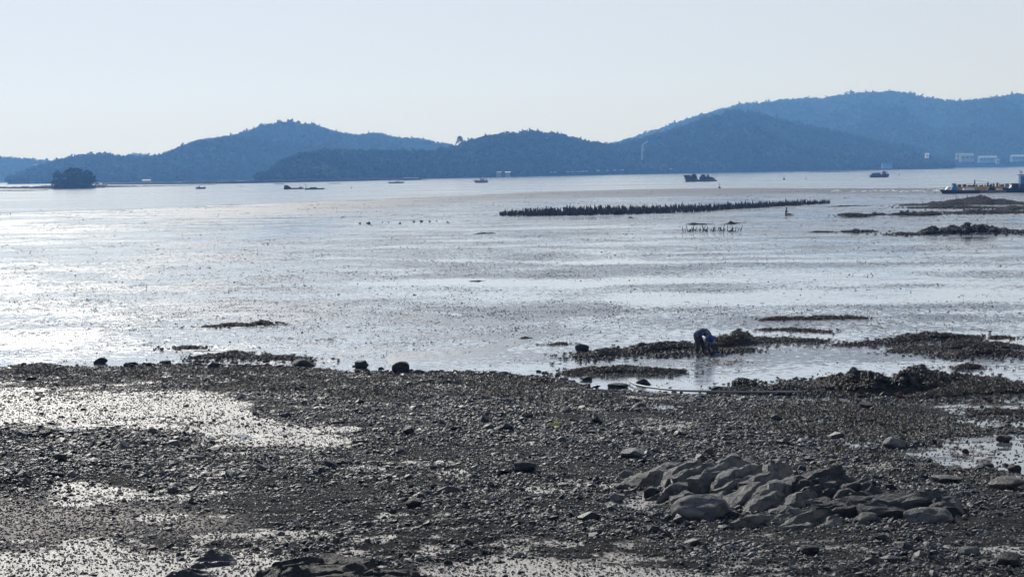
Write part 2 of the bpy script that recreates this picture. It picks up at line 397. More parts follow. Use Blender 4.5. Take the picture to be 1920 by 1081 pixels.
def stone_mesh(seed, flatk=0.45, sub=1, cuts=5):
    """angular slate fragment: a lump chopped by random planes"""
    rr = random.Random(seed); bm = bmesh.new(); bmesh.ops.create_icosphere(bm, subdivisions=sub, radius=0.5)
    sx, sy = rr.uniform(0.8, 1.35), rr.uniform(0.7, 1.0)
    for _ in range(cuts):
        n = Vector((rr.gauss(0, 1), rr.gauss(0, 1), rr.gauss(0, 0.7))).normalized(); dd = rr.uniform(0.20, 0.38)
        for v in bm.verts:
            k = v.co.dot(n) - dd
            if k > 0: v.co -= n * k
    for v in bm.verts:
        v.co += Vector((rr.gauss(0, 1), rr.gauss(0, 1), rr.gauss(0, 1))) * 0.02
        v.co.x *= sx; v.co.y *= sy; v.co.z *= flatk
    me = bpy.data.meshes.new('stone'); bm.to_mesh(me); bm.free(); return me
def weed_mesh(seed, n=34):
    """tuft of bladder wrack: short bent fronds radiating from a holdfast"""
    rr = random.Random(seed); mb = MB()
    for i in range(n):
        a = rr.uniform(0, 2 * math.pi); r = rr.uniform(0.05, 0.3); L = rr.uniform(0.2, 0.45); wd = rr.uniform(0.03, 0.07)
        p0 = Vector((math.cos(a) * r, math.sin(a) * r, rr.uniform(0, 0.08))); dr = Vector((math.cos(a + rr.uniform(-.6, .6)), math.sin(a + rr.uniform(-.6, .6)), 0)); sd = Vector((-dr.y, dr.x, rr.uniform(-.4, .4)))
        h = rr.uniform(0.08, 0.42)
        p1 = p0 + dr * L * 0.5 + Vector((0, 0, h)); p2 = p0 + dr * L + Vector((0, 0, h * rr.uniform(-0.1, 0.9)))
        mb.add([p0 - sd * wd * .5, p0 + sd * wd * .5, p1 + sd * wd, p1 - sd * wd, p2 + sd * wd * .5, p2 - sd * wd * .5], [(0, 1, 2, 3), (3, 2, 4, 5)])
    me = bpy.data.meshes.new('tuft'); me.from_pydata(mb.v, [], mb.f); return me
def crown_mesh(seed, kind):
    rr = random.Random(seed); mb = MB()
    if kind == 'pine':
        for k in range(5):
            z = 0.45 + 0.13 * k; q = 0.42 * (1 - 0.16 * k)
            mb.blob((rr.uniform(-.14, .14), rr.uniform(-.14, .14), z), (q * rr.uniform(1.2, 1.9), q * rr.uniform(1.2, 1.9), 0.2), rr.random(), 1, 0.35)
        mb.tube([(0, 0, 0), (0.03, 0, 0.6)], [0.05, 0.03], 4)
    else:
        for k in range(5):
            a = rr.uniform(0, 6.28); r = rr.uniform(0, 0.26)
            mb.blob((math.cos(a) * r, math.sin(a) * r, rr.uniform(0.4, 0.75)), (rr.uniform(.4, .62),) * 2 + (rr.uniform(.3, .5),), rr.random(), 1, 0.3)
    me = bpy.data.meshes.new('crown'); me.from_pydata(mb.v, [], mb.f); return me
STONES = variants('slate_variants', [stone_mesh(i, random.Random(i).uniform(0.35, 0.75)) for i in range(14)], M_stone)
GRITS = variants('grit_variants', [stone_mesh(60 + i, 0.6) for i in range(8)], M_grit)
TUFTS = variants('tuft_variants', [weed_mesh(i) for i in range(8)], M_weed)
TUFTSP = variants('pale_tuft_variants', [weed_mesh(70 + i, 20) for i in range(6)], M_weedpale)
TUFTSR = variants('red_tuft_variants', [weed_mesh(40 + i, 16) for i in range(4)], M_weedred)
CROWNS = variants('tree_variants', [crown_mesh(i, 'pine' if i % 2 else 'broad') for i in range(10)], M_tree)

# ------------------------------------------------------------ sea
def fan_rows(y0, y1, n):  # rows spaced evenly in picture height
    a = 1 / y0; b = 1 / y1; return 1 / np.linspace(a, b, n)
V = [(-9000, 250, -0.07), (9000, 250, -0.07), (16000, 26000, -0.07), (-16000, 26000, -0.07)]
sea = link('sea', mesh_np('sea', V, [(0, 1, 2, 3)]), M_sea); tag(sea, kind='structure')

# ------------------------------------------------------------ mudflat
WL = [(-900, 410), (0, 402), (200, 395), (480, 384), (700, 374), (960, 362), (1200, 356), (1450, 353), (1700, 352), (1920, 352), (3000, 350)]  # water line
wl = np.array([flat(a, b)[:2] for a, b in WL]); wl[:, 1]
nr, nc = 420, 620
yy = fan_rows(50, 1500, nr); tt = np.linspace(-0.42, 0.42, nc)
Y, T = np.meshgrid(yy, tt, indexing='ij'); X = Y * T
wy = np.interp(T, wl[:, 0] / wl[:, 1], wl[:, 1])
past = (Y - wy) / wy + 0.10 * fbm(X / 60, Y / 60, 3, 5)
Z = 0.028 * fbm(X / 7, Y / 9, 4, 11) + 0.012 * fbm(X / 1.3, Y / 1.3, 2, 15)
Z = Z - np.clip(past, -0.03, 0.4) * 1.6 - 0.03
Z = np.where(Y < 110, Z + 0.03, Z) if False else Z
px, py = project(X, Y, Z)
def line_mask(pts, half):
    d = np.full(px.shape, 1e9)
    for (a, b) in zip(pts[:-1], pts[1:]):
        a = np.array(a, float); b = np.array(b, float); e = b - a
        t = np.clip(((px - a[0]) * e[0] + (py - a[1]) * e[1]) / (e @ e), 0, 1)
        d = np.minimum(d, np.hypot(px - a[0] - t * e[0], (py - a[1] - t * e[1])))
    return sstep(half * 1.2, half * 0.4, d + 3 * vn(X * 3, Y * 2, 8))
ch = line_mask([(730, 672), (900, 660), (980, 636), (1040, 612)], 9) + line_mask([(850, 608), (900, 598), (945, 590)], 5)
Z = Z + ch * 0.012 * np.abs(fbm(X * 3.3, Y * 1.0, 3, 21))
brown = sstep(-0.33, -0.10, past) * sstep(0.12, -0.02, past) * sstep(100, 800, px)
wetf = 0.30 * fbm(X / 22, Y / 9, 5, 401, .65) + 0.22 * fbm(X / 4, Y / 5, 4, 405)
smoothw = wetf + 0.3 * line_mask([(640, 573), (740, 578), (870, 590)], 2.5) - 0.25 * line_mask([(560, 640), (640, 660), (760, 655)], 5) + 0.22 * line_mask([(660, 527), (1000, 530), (1500, 522), (1950, 528)], 8) + 0.22 * line_mask([(340, 470), (700, 486), (1100, 493), (1500, 490), (1950, 490)], 3) + 0.18 * line_mask([(1150, 561), (1920, 556)], 14) - 0.10 * line_mask([(-100, 625), (60, 632), (180, 625)], 14) + 0.07 * sstep(540, 640, py) - 0.03 * sstep(480, 400, py) + 0.10 * line_mask([(1250, 478), (1950, 474)], 6)
me = mesh_np('mudflat', np.stack([X, Y, Z], -1).reshape(-1, 3), grid_faces(nr, nc), True)
attr(me, 'churn', ch); attr(me, 'brown', brown); attr(me, 'smoothw', smoothw)
mud = link('mudflat', me, M_mud); tag(mud, kind='structure')

# ------------------------------------------------------------ beach
SILT = [[(-300, 724), (0, 722), (250, 720), (400, 728), (460, 750), (520, 785), (650, 812), (700, 838), (620, 848), (500, 836), (420, 828), (350, 812), (240, 806), (160, 812), (60, 806), (-300, 800)],
        [(90, 918), (180, 912), (260, 925), (330, 928), (400, 940), (330, 948), (220, 948), (130, 940)],
        [(-300, 1040), (0, 1030), (120, 1020), (230, 1015), (330, 1028), (480, 1035), (560, 1060), (520, 1090), (-300, 1150)],
        [(385, 915), (412, 900), (425, 920), (400, 940), (385, 935)], [(260, 700), (310, 697), (330, 706), (280, 708)],
        [(800, 1065), (960, 1045), (1200, 1055), (1320, 1075), (1300, 1120), (800, 1120)],
        [(1150, 800), (1200, 790), (1330, 795), (1250, 806)], [(1300, 722), (1360, 722), (1530, 735), (1500, 745), (1300, 742), (1130, 728), (1180, 718)]]
POOL = [[(1600, 752), (1700, 746), (1790, 748), (1930, 744), (2200, 744), (2200, 772), (1930, 772), (1830, 775), (1760, 768), (1690, 764)],
        [(1570, 826), (1640, 822), (1650, 838), (1590, 840)], [(1760, 788), (1920, 782), (2200, 780), (2200, 800), (1930, 800), (1820, 798)],
        [(1680, 846), (1760, 830), (1850, 822), (1930, 815), (2300, 815), (2300, 895), (1930, 890), (1860, 878), (1770, 872), (1740, 860), (1680, 858)],
        [(85, 808), (110, 803), (155, 806), (150, 815), (100, 817)], [(430, 812), (470, 808), (500, 815), (470, 819)], [(490, 842), (520, 838), (540, 846)],
        [(1190, 762), (1260, 756), (1300, 766), (1230, 772)]]
FINE = [[(-300, 945), (0, 935), (150, 950), (300, 955), (380, 975), (300, 1000), (160, 1010), (0, 1030), (-300, 1040)]]
WEED = [[(-300, 690), (0, 690), (200, 690), (420, 684), (560, 682), (640, 676), (900, 698), (1050, 712), (1180, 735), (1100, 760), (950, 745), (800, 735), (600, 735), (430, 728), (250, 716), (-300, 718)],
        [(1430, 775), (1560, 745), (1700, 770), (1760, 785), (1920, 800), (1920, 815), (1800, 830), (1700, 835), (1560, 815), (1440, 800)],
        [(1560, 840), (1700, 860), (1800, 880), (1900, 890), (1900, 900), (1700, 895), (1560, 870)]]
BANK = [(-300, 815), (60, 812), (200, 815), (330, 825), (420, 835), (520, 850), (640, 858), (600, 900), (420, 905), (250, 915), (100, 920), (-300, 915)]
def zone(px, py, polys, soft=14.0):
    f = np.zeros(px.shape)
    for p in polys: f = np.maximum(f, np.clip(poly_sd(px, py, p) / soft * 0.5 + 0.5, 0, 1))
    return f
nrb, ncb = 560, 560
yy = fan_rows(24, 92, nrb); tt = np.linspace(-0.36, 0.36, ncb)
Yb, Tb = np.meshgrid(yy, tt, indexing='ij'); Xb = Yb * Tb
Zb0 = beach_base(Xb, Yb); pxb, pyb = project(Xb, Yb, np.maximum(Zb0, 0))
wx = 70 * fbm(Xb / 2.2, Yb / 3.0, 5, 31, .62); wyp = 17 * fbm(Xb / 2.2, Yb / 3.0, 5, 37, .62)
silt = zone(pxb + wx, pyb + wyp, SILT, 34); pool = zone(pxb + wx * .6, pyb + wyp * .6, POOL, 10); fine = zone(pxb + wx * 1.5, pyb + wyp * 1.2, FINE, 70)
low = sstep(930, 1060, pyb) * (0.55 + 0.45 * sstep(900, 300, pxb)) + 0.25 * sstep(800, 860, pyb) * sstep(1350, 1100, pxb) * sstep(100, 500, pxb)
silt = np.maximum(silt, np.clip(low * (0.50 + 1.5 * fbm(Xb / 0.42, Yb / 0.55, 4, 61)), 0, 0.60))
silt = np.maximum(silt, 0.8 * sstep(0.30, 0.48, fbm(Xb / 2.0, Yb / 2.0, 4, 65)))
weed = zone(pxb + wx, pyb + wyp, WEED, 20); bank = zone(pxb + wx, pyb + wyp, [BANK], 30)
calm = np.clip(silt + pool, 0, 1)
def beach_z(x, y, silt, pool, fine, bank):
    calm = np.clip(silt + pool, 0, 1)
    z = beach_base(x, y) + 0.02
    z = z + 0.17 * fbm(x / 3.2, y / 3.6, 3, 51) * (1 - 0.85 * calm) + 0.10 * bank
    z = z + 0.07 * fbm(x / 0.5, y / 0.5, 3, 55) * (1 - 0.85 * np.clip(calm + fine * 0.7, 0, 1))
    s = shore_y(x) - y
    z = z - 0.22 * sstep(0.6, -1.2, s) * (1 + 0 * z)
    return z - 0.05 * silt - 0.05 * pool
Zb = beach_z(Xb, Yb, silt, pool, fine, bank)
me = mesh_np('beach', np.stack([Xb, Yb, Zb], -1).reshape(-1, 3), grid_faces(nrb, ncb), True)
attr(me, 'low', low * (silt < 0.62)); attr(me, 'silt', silt); attr(me, 'pool', pool); attr(me, 'fine', fine)
beach = link('beach', me, M_beach); tag(beach, kind='structure')
def samp(A, x, y):
    """bilinear lookup of a beach field at world x, y"""
    i = (1 / 24 - 1 / y) / (1 / 24 - 1 / 92) * (nrb - 1); j = (x / y + 0.36) / 0.72 * (ncb - 1)
    i = np.clip(i, 0, nrb - 2); j = np.clip(j, 0, ncb - 2); a = i.astype(int); b = j.astype(int); fi = i - a; fj = j - b
    return (A[a, b] * (1 - fj) + A[a, b + 1] * fj) * (1 - fi) + (A[a + 1, b] * (1 - fj) + A[a + 1, b + 1] * fj) * fi
def gz(x, y): return float(samp(Zb, np.array([x]), np.array([y]))[0])
def at_px(px, py):
    """world point of the ground seen at a pixel of the photograph"""
    p = on_beach(px, py); z = max(gz(p[0], p[1]) if p[1] < 92 else 0, 0)
    return Vector((p[0], p[1], z))

# ------------------------------------------------------------ stones: density by zone
def throw(n, y0=26, y1=82):
    # even density on the ground inside the fan
    u = rng.random(n); y = np.sqrt(y0 ** 2 + u * (y1 ** 2 - y0 ** 2)); t = rng.uniform(-0.30, 0.30, n); return y * t, y
def dens(x, y, kind):
    si, po, fi, we, ba = (samp(A, x, y) for A in (silt, pool, fine, weed, bank))
    cl = fbm(x / 1.6, y / 1.6, 3, 71); s = shore_y(x) - y
    d = 0.75 + 0.9 * cl + 0.35 * ba
    near = sstep(41, 32, y) * sstep(6, -4, x)       # the lower left gets silty
    if kind != 'small': d = 0.50 + 1.9 * cl + 0.6 * ba
    if kind == 'big': d = d * (1 - 0.6 * near) * (1 - 0.6 * we)
    if kind == 'small': d = d + 0.15
    d = d * (1 - 0.9 * np.clip(si, 0, 1) ** 1.5) * (1 - 0.93 * np.clip(po, 0, 1)) * (1 - (0.9 if kind != 'small' else 0.45) * np.clip(fi, 0, 1))
    return np.where(s < -0.4, 0, d * (1 - 0.35 * samp(low, x, y)))
def stones(n, lo, hi, kind, power=2.2):
    x, y = throw(n); keep = rng.random(n) < dens(x, y, kind); x, y = x[keep], y[keep]; k = len(x)
    s = lo + (hi - lo) * rng.random(k) ** power
    z = samp(Zb, x, y) + s * 0.08
    rot = np.stack([rng.normal(0, 0.3, k), rng.normal(0, 0.3, k), rng.uniform(0, 6.28, k)], 1)
    sc = np.stack([s * rng.uniform(0.8, 1.3, k), s * rng.uniform(0.8, 1.2, k), s * rng.uniform(0.7, 1.3, k)], 1)
    return np.stack([x, y, z], 1), rot, sc, rng.integers(0, 14, k)
Pb, Rb, Sb, Ib = stones(5200, 0.15, 0.42, 'big', 3.0)
pxs, pys = project(Pb[:, 0], Pb[:, 1], Pb[:, 2])
inview = (pxs > 5) & (pxs < 1915) & (pys < 1075)
show = Sb.max(1) / Pb[:, 1] * inview; order = np.argsort(-show); top = order[:300]; rest = order[300:]
svar = list(STONES.objects)
def stone_label(a, b, s):
    size = 'largest sized' if s > 0.40 else 'mid sized' if s > 0.30 else 'smaller'
    if b < 745: w_ = 'on the weedy strip along the water edge'
    elif b < 860 and a < 640: w_ = 'by the pale silt pool at left'
    elif b < 935 and a < 640: w_ = 'on the dark stony bank below the left pool'
    elif a < 640: w_ = 'on the gritty pale ground at lower left'
    elif b > 985 and a < 1250: w_ = 'on the gravel along the bottom centre'
    elif b > 985: w_ = 'on the gravel below the big outcrop'
    elif a < 1180: w_ = 'in the stone field left of the big outcrop'
    elif b < 870: w_ = 'in the stone field beyond the big outcrop'
    else: w_ = 'beside the big outcrop and its ledges'
    return size + ' loose dark slate stone ' + w_
for i in top:
    o = link('stone', svar[int(Ib[i])].data, None, None, Pb[i].tolist()); o.rotation_euler = Rb[i].tolist(); o.scale = Sb[i].tolist()
    tag(o, stone_label(float(pxs[i]), float(pys[i]), float(Sb[i].max())), 'stone', 'larger loose slate stones on the foreshore')
tag(scatter('loose_stones', Pb[rest], Rb[rest], Sb[rest], Ib[rest], STONES), 'dark angular slate stones strewn thickly over the foreshore', 'stones', kind='stuff')
tag(scatter('cobbles', *stones(170000, 0.06, 0.18, 'mid', 2.8), STONES), 'fist sized dark slate fragments covering the foreshore', 'cobbles', kind='stuff')
tag(scatter('gravel', *stones(330000, 0.03, 0.085, 'small', 1.3), STONES), 'fine dark grey gravel between the stones of the foreshore', 'gravel', kind='stuff')
x, y = throw(330000); d = np.clip(samp(fine, x, y) * 0.9 + 0.7 * samp(low, x, y) + 0.25 * samp(silt, x, y) + 0.05, 0, 1) * (0.8 + 0.8 * fbm(x / 1.1, y / 1.1, 3, 77)); k = rng.random(len(x)) < d; x, y = x[k], y[k]; n = len(x); s = rng.uniform(0.02, 0.07, n)
tag(scatter('grit', np.stack([x, y, samp(Zb, x, y) + 0.004], 1), rng.uniform(-3, 3, (n, 3)), np.stack([s, s, s], 1), rng.integers(0, 8, n), GRITS), 'pale brown grit and small pebbles on the near foreshore', 'grit', kind='stuff')
# weed over the stones near the water
x, y = throw(150000); d = samp(weed, x, y) * (1 - samp(pool, x, y)) * (1 - 0.7 * samp(silt, x, y)) * (0.55 + 1.3 * fbm(x / 1.2, y / 1.2, 3, 81)); k = rng.random(len(x)) < d; x, y = x[k], y[k]; n = len(x)
s = rng.uniform(0.07, 0.2, n)
tag(scatter('seaweed_cover', np.stack([x, y, samp(Zb, x, y) + 0.01], 1), np.stack([np.zeros(n), np.zeros(n), rng.uniform(0, 6.28, n)], 1), np.stack([s, s, s * rng.uniform(.5, 1.1, n)], 1), rng.integers(0, 6, n), TUFTSP),
    'brown bladder seaweed clinging to the stones along the water edge', 'seaweed', kind='stuff')

n = 900; x = rng.uniform(-22, 22, n); y = shore_y(x) + rng.normal(-.1, .7, n) + 1.2 * fbm(x / 2, x * 0, 3, 99); k = (rng.random(n) < np.clip(.5 + 1.6 * fbm(x / 1.3, y / 3, 3, 97), 0, 1)) & (y < 90); x, y = x[k], y[k]; n = len(x); s = rng.uniform(.12, .42, n) * rng.random(n) ** .5
DCL = variants('clod_variants', [stone_mesh(80 + i, .62) for i in range(8)], M_mound)
tag(scatter('weedy_clods', np.stack([x, y, np.maximum(samp(Zb, x, y), -.03) + .02], 1), np.stack([rng.normal(0, .2, n), rng.normal(0, .2, n), rng.uniform(0, 6.28, n)], 1), np.stack([s * 1.3, s, s], 1), rng.integers(0, 8, n), DCL), 'matted dark clods of weed and stone along the ragged water edge', 'clods', kind='stuff')
# ------------------------------------------------------------ mud lumps on the flat
def patch_mesh(seed, n=34):
    rr = random.Random(seed); vs = []; fs = []
    for _ in range(n):
        x, y = rr.uniform(-1, 1), rr.uniform(-1, 1); w = rr.uniform(.012, .036) * (1 + (rr.random() < .1)); h = w * rr.uniform(.5, 1.1); b = len(vs); a = rr.uniform(0, 3)
        for q in range(5): vs.append((x + w * math.cos(a + q * 1.257) * rr.uniform(.7, 1.3), y + w * math.sin(a + q * 1.257), -.03))
        vs.append((x + rr.uniform(-.3, .3) * w, y, h * .8)); fs += [(b + q, b + (q + 1) % 5, b + 5) for q in range(5)]
    me = bpy.data.meshes.new('lumps'); me.from_pydata(vs, [], fs); return me
M_lump = mat_rock('mud_lump', (0.02, 0.022, 0.026), (0.07, 0.072, 0.078), 0.6, 5.0, 0.0, 0.25)
LUMPS = variants('lump_patches', [patch_mesh(i) for i in range(10)], M_lump)
def mud_s(A, x, y):
    i = (1 / 50 - 1 / y) / (1 / 50 - 1 / 1500) * (nr - 1); j = (x / y + 0.42) / 0.84 * (nc - 1)
    return A[np.clip(i, 0, nr - 1).astype(int), np.clip(j, 0, nc - 1).astype(int)]
n = 52000
v = rng.random(n); y = 1 / (1 / 62 + v * (1 / 620 - 1 / 62)); x = y * rng.uniform(-0.32, 0.32, n)
wq = mud_s(smoothw, x, y); keep = (rng.random(n) < sstep(0.16, -0.22, wq + 0.25 * rng.normal(0, 1, n) * 0.3) * 0.5 * sstep(66, 110, y) + 0.02) & (y > shore_y(x) + 0.3); x, y = x[keep], y[keep]; n = len(x)
s = (0.55 + y / 130) * rng.uniform(.7, 1.2, n)
tag(scatter('mud_lumps', np.stack([x, y, mud_s(Z, x, y)], 1), np.stack([np.zeros(n), np.zeros(n), rng.uniform(0, 6.28, n)], 1), np.stack([s, s, s * .62], 1), rng.integers(0, 10, n), LUMPS),
    'small dark lumps and worm casts speckling the wet mudflat', 'mud lumps', kind='stuff')

# ------------------------------------------------------------ seaweed-covered ridges on the mudflat
def mound(pts, label, tufts=0, red=False, name='seaweed_mound', rough=0.5, beach_base_z=False, seed=0, mat=None):
    """pts: (px, base_py, height_px, depth_m) along the ridge"""
    P = np.array(pts, float); L = len(P); nu = max(24, int(abs(P[-1, 0] - P[0, 0]) / 3.2)); nu = min(nu, 190); nv = 14
    t = np.linspace(0, L - 1, nu); c = [np.interp(t, np.arange(L), P[:, k]) for k in range(4)]
    W = np.array([at_px(a, b) if b > 690 else flat(a, b, 0.0) for a, b in zip(c[0], c[1])])
    scale = W[:, 1] / FPX
    cx, cy = W[nu // 2, 0], W[nu // 2, 1]; cz = float(W[:, 2].min())
    sj = np.linspace(0, 1, nv)
    U = np.arange(nu)[:, None] * np.ones(nv)[None]; VV = sj[None] * np.ones(nu)[:, None]
    ends = np.sqrt(np.clip(np.sin(np.pi * np.linspace(0.004, 0.996, nu)), 0, 1))[:, None]
    rag = np.clip(0.75 + 1.5 * fbm(W[:, 0] * (55 / np.maximum(cy, 55)) * 1.5, W[:, 1] * 0 + seed * 3.1, 4, 151 + seed), 0.06, 1.4)[:, None]
    if cy < 70: rag = (0.65 + 0.35 * rag) * 1.25
    dep = c[3][:, None] * (0.6 + 0.8 * (fbm(W[:, 0] * 0.9, W[:, 1] * 0 + seed, 4, 101 + seed)[:, None] + 0.5)) * (0.35 + 0.65 * ends)
    Xm = W[:, 0][:, None] + 0 * VV; Ym = W[:, 1][:, None] + dep * VV
    prof = np.sin(np.pi * np.clip(VV, 0, 1)) ** 0.7
    hm = (c[2] * scale)[:, None] * ends * rag * 0.75
    nz = fbm(Xm * 2.2, Ym * 1.6, 4, 111 + seed); nz2 = fbm(Xm * 9, Ym * 7, 2, 131 + seed)
    Zm = hm * prof * np.clip(0.95 + 1.3 * rough * nz + 0.9 * rough * nz2, 0.05, 2) + W[:, 2][:, None] * 1.0
    Zm = np.where((VV < 0.01) | (VV > 0.99), W[:, 2][:, None] - 0.10, Zm)
    Zm[0, :] = W[0, 2] - 0.1; Zm[-1, :] = W[-1, 2] - 0.1
    V = np.stack([Xm - cx, Ym - cy, Zm - cz], -1)
    root = link(name, mesh_np(name, V.reshape(-1, 3), grid_faces(nu, nv), True), mat or (M_mound_red if red else M_mound), None, (cx, cy, cz))
    tag(root, label, 'rock' if name.endswith('rock') else 'seaweed')
    if tufts > 35:
        tufts = int(tufts * 3.2)
        iu = rng.uniform(0, nu - 1.01, tufts); iv = rng.uniform(1, nv - 2.01, tufts); a = iu.astype(int); b = iv.astype(int); fa, fb = (iu - a)[:, None], (iv - b)[:, None]
        iu = iu  # along the ridge
        Q = (V[a, b] * (1 - fb) + V[a, b + 1] * fb) * (1 - fa) + (V[a + 1, b] * (1 - fb) + V[a + 1, b + 1] * fb) * fa
        stray = rng.random(tufts) < 0.22; yr = float(c[3].mean())
        Q[stray, 0] += rng.normal(0, .5, stray.sum()) * cy / 75; Q[stray, 1] += rng.normal(-.2 * yr, .55 * yr, stray.sum()); Q[stray, 2] = np.minimum(Q[stray, 2], 0.02)
        s = rng.uniform(0.09, 0.22, tufts) * (1 if cy < 120 else 2.0)
        ch = scatter('seaweed', Q, np.stack([np.zeros(tufts), np.zeros(tufts), rng.uniform(0, 6.28, tufts)], 1), np.stack([s, s, s * rng.uniform(.8, 1.3, tufts)], 1), rng.integers(0, 4, tufts), TUFTSR if red else TUFTS if seed % 3 else TUFTSP, root)
        ch['kind'] = 'stuff'
    return root
